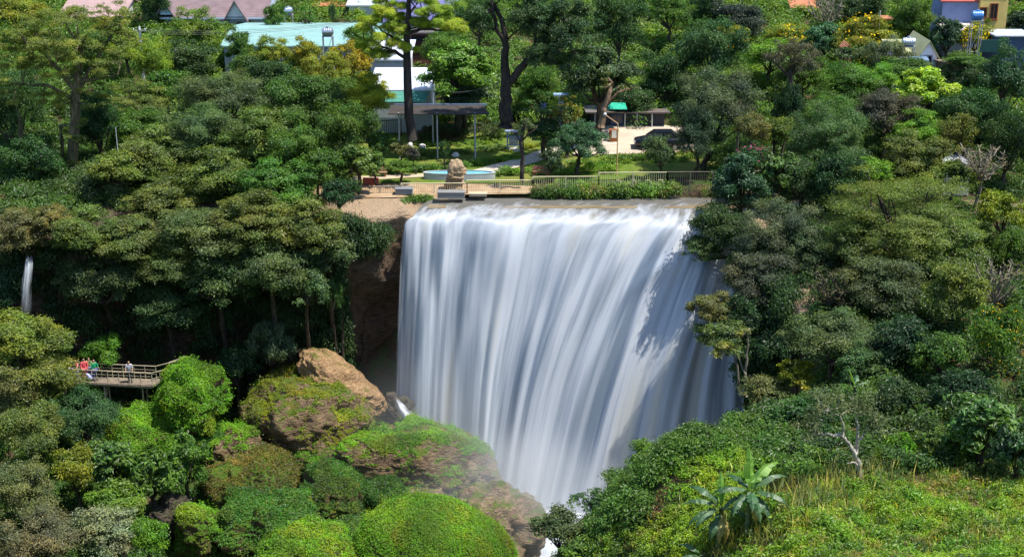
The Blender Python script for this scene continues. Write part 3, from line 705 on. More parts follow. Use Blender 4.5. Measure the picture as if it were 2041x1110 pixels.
# the small cascade at the left edge
cv = []
for i in range(26):
    for j in range(10):
        k = i/25; u = j/9-.5+.05*math.sin(k*9)
        p = P(58+u*(17+9*k)-8*k, 505+120*k, 95.2-.9*k**.6)+np.array([0, -.15*math.cos(u*3)-.08*math.sin(u*23+k), 0]); cv.append(p)
Is = np.arange(260).reshape(26, 10); Qs_ = np.stack([Is[:-1, :-1], Is[:-1, 1:], Is[1:, 1:], Is[1:, :-1]], -1).reshape(-1, 4)
cas = obj('cascade', qmesh('cascade', cv, Qs_, smooth=True, uv=[(k/25*.85, i/9) for k in range(26) for i in range(10)]), soft_foam('cascade_foam', 1.1)); cas['kind'] = 'structure'  # foam fades out downward to stand in for shade on the cascade
# ------------------------------------------------------------------ countless ground growth (stuff)
def cover(name, pts, col, r, dens, flat, L, W, up=.5, droop=.2, shell=.5, seed=0, dirn=None, mat=None, tint=1.0):
    rg = np.random.default_rng(900+seed); pts = np.asarray(pts)
    rc = rg.uniform(r[0], r[1], len(pts))
    V, Q, T = clump_leaves(rg, pts, rc, dens, flat, L, W, up, droop, shell, .35, cen=pts.mean(0)+np.array([0, 0, -40]), dirn=dirn)
    T = np.clip(T+.18*vnoise(V[::4], .35), 0, 1)
    o = obj(name, qmesh(name, V, Q, T), mat or LEAF); o['kind'] = 'stuff'
    o.color = (*(np.array(COLR[col] if isinstance(col, str) else col)*tint), 1); return o
def scat(n, x, y, seed, lift=.15, thr=-1, sc=.3, f=terr, lim=None):
    rg = np.random.default_rng(seed); px = rg.uniform(*x, n); py = rg.uniform(*y, n)
    q = np.column_stack([px, py, f(px, py)+lift])
    k = vnoise(q*np.array([1, 1, 0])+seed, sc) > thr
    if lim is not None: k &= lim(px, py)
    return q[k]
inview = lambda x, y: np.abs(x) < y*.40+3
cover('weeds', scat(4200, (4, 30), (48.5, 66), 1, .12, -.1, .35, lim=inview), (.165, .27, .018), (.16, .42), 900, .7, .115, .055, seed=1)
cover('weeds', scat(2600, (4, 30), (48.5, 67), 2, .10, -.1, .5, lim=inview), (.095, .185, .016), (.14, .36), 900, .7, .11, .055, seed=2)
cover('dry_weeds', scat(1500, (4, 30), (48.5, 66), 3, .15, .05, .3, lim=inview), (.20, .175, .06), (.12, .34), 420, .9, .20, .03, .2, 0, seed=3)
cover('weeds', scat(330, (4, 30), (49, 67), 8, .35, -.1, .6, lim=inview), (.10, .19, .018), (.35, .62), 420, .9, .19, .085, seed=8)
cover('weeds', scat(200, (4, 30), (49, 67), 9, .25, .1, .5, lim=inview), (.045, .10, .022), (.3, .55), 480, .9, .15, .07, seed=9)
cover('weeds', scat(500, (4, 30), (49, 66), 10, .05, .1, .4, lim=inview), (.16, .09, .05), (.2, .45), 300, .5, .16, .05, seed=10)
# tall dry grass standing at the edge of the slope
rg = np.random.default_rng(5)
def stalks(name, n, cxs, col, h, seed, spread=.9):
    rg = np.random.default_rng(seed); Vs = []; m = 0
    p = []
    for (px, py, Y) in cxs:
        b = P(px, py, Y); k = n//len(cxs)
        x = b[0]+rg.normal(size=k)*spread; y = b[1]+rg.normal(size=k)*spread
        p.append(np.column_stack([x, y, terr(x, y)]))
    p = np.concatenate(p); n = len(p); hh = rg.uniform(h*.5, h*1.2, (n, 1)); ln = rg.normal(size=(n, 3))*.16; ln[:, 2] = 1
    side = unit(np.column_stack([rg.normal(size=n), rg.normal(size=n)*.5, np.zeros(n)]))*rg.uniform(.012, .03, (n, 1))
    mid = p+ln*hh*.55; tip = p+ln*hh+np.column_stack([rg.normal(size=(n, 2))*.12, -np.abs(rg.normal(size=n))*.05])
    V = np.stack([p-side, p+side, mid+side, tip, mid-side], 1).reshape(-1, 3)
    o = obj(name, qmesh(name, V, np.arange(n*5).reshape(n, 5), rg.random(n)), LEAF, color=col); o['kind'] = 'stuff'; return o
stalks('dry_grass', 420, [(1650, 1000, 60.5), (1700, 985, 61.5), (1600, 1030, 59.5), (1560, 1050, 59), (1735, 965, 62), (1660, 1040, 58.5)], (.25, .25, .11), 1.25, 6, .9)
stalks('dry_grass', 350, [(1500, 1085, 57.5), (1580, 1090, 56), (1440, 1090, 58), (1700, 1060, 57)], (.24, .25, .08), .8, 7, 1.0)
stalks('grass', 9000, [(px_, 1000, Y_) for px_ in range(1330, 2100, 40) for Y_ in (51.5, 53, 54.5, 56, 57.5, 59, 61, 63)], (.15, .23, .03), .42, 61, .7)
stalks('grass', 3000, [(px_, 1000, Y_) for px_ in range(1330, 2100, 60) for Y_ in (52, 54, 56, 58.5, 61, 63)], (.24, .24, .08), .55, 62, .9)
# creepers over the near bank of the gorge
cover('creeper', scat(3000, (-1, 21), (59, 84), 11, .2, -.28, .45, lim=lambda x, y: (gsd(x, y) < 11) & ~((y < 66) & (x > 7))), (.060, .125, .018), (.3, .85), 560, .75, .17, .09, seed=11)
cover('creeper', scat(1100, (-1, 21), (59, 82), 12, .5, .05, .35, lim=lambda x, y: (gsd(x, y) < 9) & ~((y < 66) & (x > 7))), (.07, .145, .018), (.25, .6), 620, .75, .16, .085, seed=12)
# gorge floor on the left
cover('undergrowth', scat(2300, (-44, -9), (72, 98), 13, .3, -.6, .3, lim=lambda x, y: x < -15.5-.12*(96-y)), (.05, .115, .018), (.35, .85), 470, .75, .19, .09, seed=13)
cover('undergrowth', scat(900, (-44, -14), (72, 97), 14, .5, .0, .25, lim=lambda x, y: x < -16-.12*(96-y)), (.10, .17, .02), (.3, .75), 470, .75, .18, .085, seed=14)
# plants hanging on the cliff
rg = np.random.default_rng(21)
ci = rg.integers(10, 292, 5200); cj = rg.integers(12, 56, 5200); cpnt = CLIFF[ci, cj]+np.column_stack([CLN[ci]*rg.uniform(-.1, .5, (5200, 1)), np.zeros(5200)])
okc = ((cpnt[:, 0] < -12.8) & (vnoise(cpnt, .28) > -.42)) | ((cpnt[:, 0] > 16.8)) | ((cpnt[:, 0] < -9.5) & (cpnt[:, 2] > -4.6) & (vnoise(cpnt, .6) > .1))
cover('hanging_plants', cpnt[okc][:2700], (.030, .068, .018), (.35, .95), 360, .95, .22, .09, .25, .7, seed=21)
sel = cpnt[okc][2700:]; sel = sel[vnoise(sel, .4) > .1]
cover('hanging_plants', sel, (.075, .10, .03), (.3, .7), 330, .95, .26, .06, .2, .9, seed=22)
# woods floor on the plateau
notlawn = lambda x, y: inview(x, y) & (gsd(x, y) > -1.5) & ~((x > -13.5) & (x < 16.5) & (y > 100) & (y < 126))
cover('undergrowth', scat(2600, (-50, -10), (96, 132), 31, .35, -.6, .25, lim=notlawn), (.05, .10, .018), (.45, 1.0), 260, .75, .25, .11, seed=31)
cover('undergrowth', scat(2600, (13, 50), (62, 128), 32, .35, -.6, .25, lim=notlawn), (.045, .095, .018), (.45, 1.0), 260, .75, .25, .11, seed=32)
cover('undergrowth', scat(7000, (-78, 78), (124, 215), 33, .45, -.8, .1, lim=notlawn), (.075, .145, .022), (.6, 1.4), 110, .75, .34, .15, seed=33)
cover('undergrowth', scat(3000, (-78, 78), (124, 215), 34, .6, .0, .08, lim=notlawn), (.12, .20, .022), (.6, 1.3), 110, .7, .34, .15, seed=34)
# river bank greenery and grass on the lip
bk = np.array([G(rg.uniform(1062, 1430), rg.uniform(372, 388))+np.array([0, -.3, .15]) for _ in range(330)]); bk[:, 1] = np.clip(bk[:, 1], 106.5, 109.5)
bk[:, 2] = plateau(bk[:, 0], bk[:, 1]+.4)+rg.uniform(.05, .5, len(bk))*(bk[:, 1] < 108)
cover('bank_plants', bk[vnoise(bk, .7) > -.3], (.095, .19, .022), (.18, .72), 560, .8, .22, .07, .4, .3, seed=41)
cover('bank_plants', bk[vnoise(bk+9, .8) > .2]+np.array([0, -.25, .1]), (.17, .16, .06), (.15, .5), 380, .9, .24, .04, .3, .3, seed=44)
bk2 = np.array([G(rg.uniform(1062, 1250), rg.uniform(383, 389)) for _ in range(110)]); bk2[:, 1] = rg.uniform(106.4, 106.9, len(bk2)); bk2[:, 2] = rg.uniform(-1.6, -1.0, len(bk2))
cover('bank_plants', bk2, (.06, .125, .022), (.25, .5), 640, .9, .18, .08, seed=42)
bk3 = np.array([G(rg.uniform(800, 862), rg.uniform(395, 404), 98) for _ in range(60)])
cover('bank_plants', bk3, (.07, .15, .02), (.15, .4), 560, .7, .25, .04, .2, 0, seed=43)
# low planting in the garden beds
def bed(name, poly, n, col, r, seed, **k):
    rg = np.random.default_rng(seed); q = []
    (x0, y0, x1, y1, h) = poly
    for _ in range(n):
        t = rg.random(); px = x0+(x1-x0)*t; py = y0+(y1-y0)*t+rg.uniform(-h, h); q.append(G(px, py)+np.array([0, 0, .12]))
    return cover(name, q, col, r, 520, .8, .17, .08, seed=seed, **k)
for i, (poly, n, col) in enumerate([((820, 318, 1010, 296, 5), 90, (.08, .14, .03)), ((850, 338, 1040, 318, 4), 60, (.10, .19, .02)), ((700, 345, 850, 340, 6), 70, (.07, .14, .02)),
        ((1010, 302, 1110, 285, 4), 30, (.19, .24, .015)), ((1130, 330, 1380, 318, 6), 90, (.10, .18, .02)), ((840, 292, 990, 286, 4), 50, (.11, .2, .02)), ((1230, 312, 1400, 306, 3), 40, (.16, .17, .03))]):
    bed('bedding_plants', poly, n, col, (.15, .36), 50+i)
def hedge(label, x0, y0, x1, y1, hpx, wd, col, seed, extra=None):
    a, b = G(x0, y0), G(x1, y1); rg = np.random.default_rng(seed); L = np.linalg.norm(b-a); h = hpx/SC((x0+x1)/2, (y0+y1)/2, a[1])
    n = int(L*h*7+16); t = rg.random(n)
    C = a+(b-a)*t[:, None]+np.column_stack([rg.normal(size=n)*.1, rg.uniform(-wd/2, wd/2, n), h*(.25+.62*rg.random(n))*(1+.18*np.sin(t*L*2.3+seed))])
    root = thing('hedge', label, 'hedge', (a+b)/2)
    V, Q, T = clump_leaves(rg, C, rg.uniform(.22, .42, n), 620, .85, .15, .075, cen=C.mean(0)-np.array([0, 0, 3]))
    V = V-np.array(root.location); o = obj('foliage', qmesh('foliage', V, Q, T), LEAF, root, col)
    for k in np.linspace(.06, .94, 5):
        p = a+(b-a)*k; MB().tube([p-np.array([0, 0, .1]), p+np.array([.05, 0, h*.7])], [.03, .015], 5).build('stem', BARK, root)
hedge('long rounded dark hedge behind the lawn under the big forked tree', 848, 280, 1040, 276, 32, 1.4, (.045, .085, .024), 61)
hedge('reddish-leaved clipped shrub row at the foot of the pine trunk', 838, 282, 905, 280, 26, 1.0, (.085, .075, .032), 62)
hedge('low light green hedge right of the footpath by the fountain', 988, 352, 1068, 346, 13, .8, (.10, .20, .016), 63)
hedge('low yellow-green hedge behind the middle fence panels', 1110, 350, 1232, 344, 17, .9, (.12, .23, .016), 64)
hedge('low hedge bordering the lawn above the fountain basin', 790, 346, 900, 341, 11, .6, (.065, .14, .018), 65)
hedge('low green strip hedge along the upper edge of the footpath', 905, 340, 1000, 321, 9, .5, (.08, .17, .018), 66)
hedge('low hedge in front of the paved yard left of the black car', 1200, 322, 1395, 316, 10, .8, (.10, .17, .02), 67)
# ------------------------------------------------------------------ trees, back to front
FL = ((.58, .40, .02), 380, .18)
YF = ((.50, .33, .02), 420, .085)
T = tree
# far row, left
T('broad', 'ygreen', 40, 30, 52, 40, 150, 'pale bushy tree behind the feathery tree in the top left corner')
T('broad', 'dark', 18, 18, 36, 34, 160, 'dark tree in the very top left corner')
T('broad', 'mid', 100, 12, 46, 30, 170, 'green tree at the top edge left of the pink roof')
T('layer', 'ygreen', 250, 95, 46, 36, 138, 'yellow-green leafy tree between the pink roof and the utility pole')
T('broad', 'mid', 190, 100, 56, 46, 140, 'green tree under the pink roof behind the feathery tree')
T('broad', 'mid', 330, 175, 46, 40, 124, 'green tree left of the broad grey-green tree in the left wood')
T('shrub', 'mid', 505, 140, 50, 34, 131, 'green bush under the left end of the turquoise roof')
T('shrub', 'mid', 590, 150, 46, 30, 130, 'green bush below the golden tree before the turquoise roof')
T('broad', 'mid', 725, 75, 36, 26, 140, 'green tree under the left pine tufts')
T('shrub', 'dark', 1690, 112, 30, 18, 133, 'dark bush before the tiny terracotta shed')
T('broad', 'olive', 1902, 352, 48, 36, 103, 'olive bush in front of the grey sheet roof at the far right')
T('shrub', 'mid', 1800, 140, 60, 22, 128, 'green bush under the white gabled house')
T('shrub', 'mid', 1930, 125, 50, 14, 125, 'low green bush in front of the brick building')
T('broad', 'dark', 305, 18, 36, 55, 158, 'dark narrow tree left of the brown tiled roof at the top edge')
T('dense', 'bright', 388, 72, 62, 52, 141, 'dome-shaped bright green tree just below the brown tiled roof')
T('broad', 'dark', 372, 122, 62, 42, 136, 'dark green tree directly under the bright dome-shaped tree')
T('droop', 'mid', 548, 38, 28, 30, 150, 'drooping willow-like tree above the left part of the turquoise roof')
T('broad', 'mid', 535, 12, 40, 30, 170, 'green tree at the top edge right of the brown tiled roof')
T('sparse', 'mid', 612, 38, 30, 26, 153, 'small palm-like tree between the steel tank and the grey walls')
T('droop', 'dark', 662, 26, 9, 22, 156, 'thin dark columnar tree against the pale grey wall')
T('broad', 'mid', 588, 6, 40, 28, 172, 'rounded tree above the orange tiled roofs at the top edge')
T('broad', 'ygreen', 300, 128, 46, 44, 128, 'pale yellow-green leafy tree below the utility pole')
T('layer', 'mid', 478, 100, 30, 42, 134, 'narrow pointed green tree in front of the left end of the turquoise roof')
T('layer', 'ygreen', 545, 118, 46, 48, 131, 'yellow-green tree in front of the turquoise roof, left of the yellower one')
T('layer', 'yellow', 612, 122, 34, 46, 130, 'golden tree in front of the middle of the turquoise roof')
T('layer', 'yellow', 700, 124, 44, 46, 127, 'golden-green tree in front of the right end of the turquoise roof')
T('layer', 'ygreen', 655, 150, 50, 45, 124, 'yellow-green tree below the steel tank on its stand')
T('fine', 'dull', 450, 195, 100, 60, 118, 'broad grey-green tree with dead twigs left of the golden trees')
T('broad', 'dark', 540, 165, 55, 50, 124, 'dark green tree between the broad grey-green tree and the golden trees')
T('layer', 'yellow', 735, 190, 52, 50, 115, 'yellow-leaved tree overhanging the dark canopy roof by the pine')
T('broad', 'mid', 615, 215, 92, 70, 115, 'wide green tree below the golden trees on the left side')
T('feather', 'olive', 285, 205, 62, 55, 122, 'airy olive tree with fanned bare stems right of the vine-wrapped tree')
T('broad', 'mid', 275, 262, 62, 46, 117, 'mid-green tree below the airy olive tree on the left')
T('broad', 'mid', 690, 265, 58, 60, 110, 'green tree at the left edge of the garden, above the benches')
T('big', 'mid', 715, 325, 48, 34, 106.6, 'leafy bright shrub left of the wooden bench in the garden')
T('broad', 'deep', 675, 388, 38, 36, 101.6, 'deep green bush at the rim left of the bare sandy bank')
T('broad', 'mid', 632, 335, 46, 44, 104.5, 'dark green bush behind the rim, left of the red bench')
# left mass, layered olive trees
T('broad', 'dark', 30, 215, 70, 95, 119, 'dark drooping tree at the left edge behind the vine-wrapped trunk')
T('broad', 'deep', 195, 250, 48, 75, 115, 'deep green tree right of the vine-wrapped trunk')
T('fine', 'dull', 395, 262, 88, 62, 112, 'grey-green layered tree in the middle of the left wood')
T('layer', 'olive', 520, 278, 78, 62, 109.5, 'olive layered tree right of the grey-green one in the left wood')
T('broad', 'mid', 590, 300, 58, 50, 107, 'green tree behind the olive canopies, left of the garden')
T('layer', 'olive', 300, 318, 82, 62, 109, 'olive layered tree left of centre in the left wood, beside the white post')
T('layer', 'olive', 430, 345, 84, 56, 105.8, 'olive layered tree in the heart of the left wood')
T('layer', 'mid', 555, 372, 84, 54, 103.2, 'greener layered tree right of the heart of the left wood')
T('broad', 'dark', 60, 330, 70, 60, 110, 'dark tree under the vine-wrapped tree at the left edge')
T('broad', 'grey', 205, 375, 68, 60, 106.5, 'grey-green tree at the foot of the vine-wrapped trunk')
T('layer', 'olive', 330, 405, 86, 52, 103.2, 'broad olive canopy right of the vine-wrapped trunk foot')
T('layer', 'brown', 40, 465, 64, 50, 99.6, 'brown-leaved tree above the small cascade at the left edge', base=(-37, 101.5))
T('layer', 'brown', 100, 440, 44, 34, 100.4, 'rusty brown bush right of the brown-leaved tree above the small cascade', base=(-34, 102))
T('layer', 'olive', 165, 462, 72, 48, 100.8, 'olive canopy right of the rusty bush on the left rim', base=(-31, 103))
T('layer', 'olive', 262, 478, 78, 50, 100.0, 'drooping olive canopy on the left rim, third from the left edge', base=(-27.5, 103.2))
T('fine', (.085, .135, .035), 405, 468, 92, 52, 99.4, 'soft wind-blown green canopy in the middle of the left rim', base=(-22, 103.4))
T('layer', 'olive', 498, 430, 78, 50, 101.3, 'olive canopy right of the wind-blown one on the left rim', base=(-19, 104))
T('layer', 'olive', 600, 452, 92, 55, 100.6, 'wide olive canopy on the rim left of the bare sandy bank', base=(-15.8, 104))
T('layer', 'dull', 655, 510, 58, 48, 100.2, 'drooping grey-olive canopy over the cave left of the falls', base=(-14, 103.5))
T('fine', (.07, .115, .03), 325, 522, 72, 40, 99.0, 'low hanging wind-blown branch mass under the left rim', base=(-25, 102.5))
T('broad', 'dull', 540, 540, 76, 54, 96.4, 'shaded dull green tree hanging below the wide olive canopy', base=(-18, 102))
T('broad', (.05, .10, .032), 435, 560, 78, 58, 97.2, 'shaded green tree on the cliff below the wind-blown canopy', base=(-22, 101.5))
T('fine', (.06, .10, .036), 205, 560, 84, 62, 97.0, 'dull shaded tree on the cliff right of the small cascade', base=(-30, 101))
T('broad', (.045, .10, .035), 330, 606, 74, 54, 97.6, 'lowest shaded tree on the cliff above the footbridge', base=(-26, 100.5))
T('droop', (.05, .11, .03), 662, 590, 20, 42, 99.2, 'single drooping frond branch hanging in front of the cave', base=(-13.5, 101.8), name='hanging_branch', cat='branch')
T('fine', 'dull', 610, 575, 56, 44, 96.8, 'grey-olive foliage hanging beside the single frond branch', base=(-16, 101.5))
T('droop', 'grey', 540, 690, 52, 56, 97.0, 'reed-like drooping plant on the cliff left of the orange slab')
T('shrub', 'deep', 470, 735, 46, 46, 96.5, 'dark bush between the vine-covered mound and the largest boulder')
T('shrub', 'deep', 20, 590, 46, 64, 97.0, 'dark bush beside the small cascade at the left edge')
T('shrub', 'bright', 205, 708, 44, 40, 95.4, 'bright green bush right behind the people on the footbridge')
T('shrub', 'mid', 122, 690, 30, 30, 94.6, 'dark green bush left of the people on the footbridge')
# lower left
T('shrub', (.125, .185, .028), 45, 690, 84, 58, 91.0, 'sunlit yellow-green bush at the left edge below the small cascade')
T('shrub', (.115, .165, .024), 92, 760, 74, 52, 90, 'sunlit olive-green bush in front of the people on the footbridge')
T('layer', 'brown', 22, 790, 56, 66, 88, 'brownish dry bush at the left edge below the yellow-green bush')
T('fine', (.038, .092, .030), 160, 835, 76, 64, 88.5, 'dark wind-blurred conifer-like tree left of the creeper slope')
T('shrub', 'olive', 60, 872, 66, 58, 84.5, 'olive bush left of the dark wind-blurred tree')
T('shrub', 'ygreen', 150, 945, 52, 56, 83.0, 'yellow-green bush below the dark wind-blurred tree')
T('big', 'mid', 222, 925, 62, 52, 84.5, 'leafy glossy green bush in the middle of the lower left slope', cat='bush', name='bush')
T('big', 'mid', 300, 952, 56, 60, 84.2, 'glossy green bush above the dark slanted rock')
T('big', 'mid', 368, 925, 46, 60, 85.5, 'glossy green bush left of the brownish moss mound')
T('shrub', 'bright', 235, 1010, 62, 44, 81.0, 'bright leafy bush with yellow stalks left of the dark slanted rock')
T('fine', (.12, .125, .055), 40, 985, 72, 70, 79.5, 'dry olive-brown tree in the lower left corner, upper one')
T('fine', (.125, .125, .06), 80, 1075, 84, 62, 76.5, 'dry olive-brown tree in the very bottom left corner')
T('fine', 'silver', 215, 1062, 72, 54, 77.5, 'silvery grey-leaved bush at the bottom left')
T('shrub', 'bright', 295, 1080, 44, 48, 77.5, 'small bright bush right of the silvery bush at the bottom edge')
# middle top: garden trees
T('droop', 'ygreen', 905, 45, 40, 50, 150, 'thin pale bushy tree right of the pine crown')
T('broad', 'mid', 890, 105, 52, 44, 138, 'green tree behind the bright tree, right of the pine crown')
T('big', 'bright', 912, 148, 76, 52, 123, 'bright fresh-green tree with big leaves right of the pine trunk')
T('big', 'deep', 925, 195, 60, 40, 124, 'dark tree under the bright fresh-green tree')
T('broad', 'dark', 955, 40, 44, 48, 128, 'dark hanging crown left of the big forked trunk at the top edge')
T('broad', 'dark', 1235, 50, 60, 72, 130, 'dark green tree right of the big forked tree at the top edge')
T('big', 'dark', 1195, 158, 84, 66, 122, 'large glossy tree above the paved yard')
T('broad', 'dark', 1250, 205, 55, 36, 128, 'dark tree shading the green awning in the paved yard')
T('broad', 'mid', 1075, 180, 44, 52, 128, 'green tree seen through the fork of the big tree')
T('sparse', 'dull', 1082, 225, 60, 40, 117.5, 'shrubby tree with yellowing leaves behind the notice board')
T('sparse', 'yellow', 1130, 235, 50, 44, 117, 'yellowish leafy shrub left of the paved yard', tint=.65)
T('broad', 'dark', 1090, 262, 44, 22, 116, 'dark shrub behind the notice board')
T('dense', (.045, .105, .055), 1156, 284, 60, 38, 112.2, 'round blue-green garden tree with low forked trunk')
T('broad', (.045, .09, .04), 1098, 322, 30, 30, 110, 'small grey-green garden tree beside the right-hand bench')
T('broad', (.075, .13, .05), 1318, 303, 34, 42, 110.5, 'pale small tree in front of the black car')
T('shrub', 'dark', 885, 304, 13, 26, 112.5, 'small cone-shaped shrub on the lawn', cat='bush', name='bush')
T('shrub', 'mid', 760, 292, 34, 26, 113.5, 'rounded green shrub left of the lawn')
T('shrub', 'brown', 800, 300, 26, 20, 112.5, 'reddish shrub beside the lawn edge')
T('shrub', (.06, .055, .055), 822, 308, 15, 14, 111.8, 'small purple-grey shrub on the lawn edge')
T('shrub', 'mid', 800, 335, 36, 14, 109.4, 'low bright shrub above the wooden bench')
T('shrub', 'mid', 745, 330, 28, 28, 108.6, 'broad-leaved green shrub left above the wooden bench')
T('sparse', 'dark', 1042, 262, 14, 20, 108.6, 'thin leafy top of the slender dark tree by the notice board')
# right top row
T('broad', 'mid', 1335, 28, 48, 40, 150, 'green tree at the top edge right of the dark tree', extra=None)
T('broad', 'dark', 1400, 25, 40, 50, 155, 'dark thin-stemmed tree left of the beige wall at the top edge')
T('broad', (.03, .045, .04), 1470, 45, 60, 42, 152, 'dark slate-green tree at the top edge left of the beige house')
T('big', 'teal', 1642, 85, 44, 36, 143, 'round blue-green shrub tree right of the yellow flowers')
T('shrub', 'ygreen', 1570, 85, 46, 34, 146, 'bush covered with yellow flowers left of the round blue-green tree', extra=FL)
T('shrub', 'ygreen', 1452, 80, 42, 30, 148, 'bush with yellow flowers below the beige wall', extra=FL)
T('broad', 'teal', 1375, 92, 40, 34, 144, 'blue-green bush left of the yellow-flowered bush')
T('layer', 'ygreen', 1722, 80, 60, 50, 141, 'layered umbrella-shaped yellow-green tree with yellow flowers', extra=((.6, .40, .02), 160, .25))
T('bare', 'grey', 1650, 18, 46, 40, 158, 'leafless pale tree at the top edge beside the beige house', bark=BARKP)
T('broad', 'dark', 1715, 18, 52, 38, 160, 'dark tree at the top edge right of the leafless tree')
T('broad', 'mid', 1815, 45, 48, 52, 150, 'green tree left of the blue and yellow house')
T('big', 'deep', 1888, 75, 36, 40, 143, 'dark glossy tree in front of the blue wall')
T('shrub', 'ygreen', 1945, 80, 38, 30, 142, 'bush with orange-yellow flowers under the blue tank tower', extra=FL)
T('big', 'deep', 2032, 52, 40, 32, 150, 'dark dense tree right of the yellow house wall')
T('broad', 'bright', 1965, 55, 20, 28, 150, 'small bright tree behind the blue tank tower')
# right forest
T('droop', 'grey', 1770, 120, 58, 44, 132, 'willow-like drooping tree left of the white gabled house')
T('broad', 'mid', 1600, 150, 60, 48, 131, 'green tree below the round blue-green shrub tree')
T('shrub', 'bright', 1535, 118, 60, 36, 136, 'bright bushes on the field below the yellow flowers')
T('fine', 'mid', 1690, 178, 70, 48, 124, 'light green tree in the middle of the right wood, upper part')
T('broad', 'bright', 1745, 170, 55, 42, 125, 'fresh green tree beside the lime tree on the right')
T('big', 'lime', 1850, 185, 66, 42, 119, 'vivid lime-yellow tree in the right wood')
T('broad', 'dark', 1930, 165, 52, 42, 124, 'dark tree right of the lime tree, under the brick wall')
T('dense', (.035, .08, .035), 2005, 165, 64, 72, 121, 'tall dark blue-green tree at the right edge')
T('broad', (.05, .10, .04), 1420, 105, 62, 68, 131, 'conical grey-green tree left of the yellow-flowered bush')
T('broad', 'dark', 1330, 165, 60, 64, 131, 'dark tree right of the paved yard')
T('fine', (.055, .095, .045), 1420, 215, 92, 88, 113, 'large grey-green tree with pale trunk right of the black car')
T('fine', (.05, .085, .045), 1392, 272, 50, 60, 111, 'dark grey-green tree overhanging the right end of the fence')
T('bare', (.16, .15, .12), 1475, 205, 38, 44, 116, 'dry twiggy grey crown beside the large grey-green tree', bark=BARKP)
T('broad', 'deep', 1570, 215, 32, 62, 115, 'dark ivy column below the umbrella-shaped brown-green tree')
T('fine', 'mid', 1655, 235, 60, 45, 117, 'green tree above the grey-olive feathery tree')
T('fine', 'dull', 1650, 290, 88, 76, 107, 'big grey-olive feathery tree in the middle of the right wood')
T('fine', (.06, .065, .045), 1770, 228, 70, 52, 115, 'dark grey-brown tree below the lime tree')
T('broad', 'olive', 1545, 262, 40, 36, 112, 'olive tree left of the grey-olive feathery tree')
T('shrub', 'brown', 1500, 268, 38, 40, 110, 'brownish tree above the pink blossoms')
T('shrub', 'dark', 1502, 322, 42, 32, 106, 'dark bush with pink-purple blossoms near the right end of the fence', extra=((.34, .06, .22), 300, .13))
T('layer', 'bright', 1832, 258, 58, 44, 112, 'bright yellow-green tree right of the dark grey-brown tree', tint=1.1)
T('layer', 'olive', 1820, 312, 66, 50, 107, 'olive tree below the bright yellow-green tree')
T('broad', 'dark', 1935, 235, 70, 58, 113, 'dark tree near the right edge below the tall blue-green one')
T('fine', 'olive', 1905, 275, 44, 50, 110, 'olive tree beside the grey shed roof in the right wood')
T('broad', 'dark', 2010, 290, 56, 70, 108, 'dark tree at the right edge beside the dry bush')
T('bare', (.17, .13, .06), 1958, 325, 60, 46, 103, 'dry brown twiggy bush near the right edge', bark=BARKP)
T('broad', 'bright', 1738, 345, 44, 34, 103, 'small bright green tree in shade gap of the right wood')
T('broad', 'dark', 1600, 360, 60, 50, 103, 'dark tree behind the big olive canopy, left side')
T('broad', 'deep', 1665, 360, 50, 60, 101, 'deep shaded tree with bare pale trunk left of the big olive canopy')
# around the right lip
T('big', 'deep', 1478, 372, 62, 56, 101.6, 'deep green vine-covered tree at the right end of the waterfall lip')
T('big', 'mid', 1560, 345, 50, 40, 103, 'green tree right of the vine-covered tree at the lip')
T('broad', 'dark', 1432, 452, 62, 50, 99.0, 'leafy tree leaning over the right end of the lip', base=(19, 103))
T('fine', (.07, .10, .055), 1545, 470, 92, 82, 95.5, 'large grey-green tree right of the falls')
T('fine', (.065, .09, .05), 1520, 560, 76, 60, 92.5, 'grey-green tree below the large one right of the falls', base=(20.5, 94))
T('fine', (.07, .10, .045), 1620, 520, 72, 62, 93, 'grey-green tree between the falls and the big olive canopy')
T('layer', 'brown', 1420, 618, 48, 34, 91.0, 'brown-leaved branch reaching out over the shaded water', base=(20.5, 93))
T('layer', 'dull', 1446, 672, 62, 46, 89.5, 'dull green hanging tree over the shaded water', base=(20.5, 91))
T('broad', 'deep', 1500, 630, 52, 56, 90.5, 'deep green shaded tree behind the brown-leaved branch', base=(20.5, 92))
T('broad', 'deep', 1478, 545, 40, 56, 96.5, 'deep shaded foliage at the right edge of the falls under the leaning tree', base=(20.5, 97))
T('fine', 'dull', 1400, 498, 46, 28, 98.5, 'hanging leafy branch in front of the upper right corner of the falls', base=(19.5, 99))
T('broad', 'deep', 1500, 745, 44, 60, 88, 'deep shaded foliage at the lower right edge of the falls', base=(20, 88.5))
T('fine', 'dull', 1530, 850, 52, 46, 77, 'dull olive bush above the dark green tree behind the flowering bush')
T('layer', 'olive', 225, 338, 56, 42, 104.6, 'olive canopy in front of the thin white post in the left wood')
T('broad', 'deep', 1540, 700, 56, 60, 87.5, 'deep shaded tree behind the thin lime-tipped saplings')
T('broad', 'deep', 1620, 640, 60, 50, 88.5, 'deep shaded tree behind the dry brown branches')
T('feather', 'olive', 1800, 430, 165, 88, 92, 'huge spreading olive canopy dominating the right wood', tint=.95)
T('fine', 'olive', 1730, 490, 90, 60, 91.5, 'olive canopy under the left side of the huge spreading one', tint=.9)
T('fine', 'olive', 1880, 500, 90, 66, 90, 'olive canopy under the right side of the huge spreading one')
T('bare', 'brown', 1665, 575, 62, 44, 86, 'dry brown branches below the olive canopies', tint=.8)
T('fine', 'dull', 1760, 570, 86, 60, 85.5, 'dull olive tree in the centre of the right slope')
T('layer', 'olive', 1905, 585, 62, 72, 82, 'hanging yellowish-olive tree right of the dull olive tree', tint=1.15)
T('broad', 'ygreen', 2000, 425, 52, 52, 96, 'yellow-green tree at the right edge above the bare limbs')
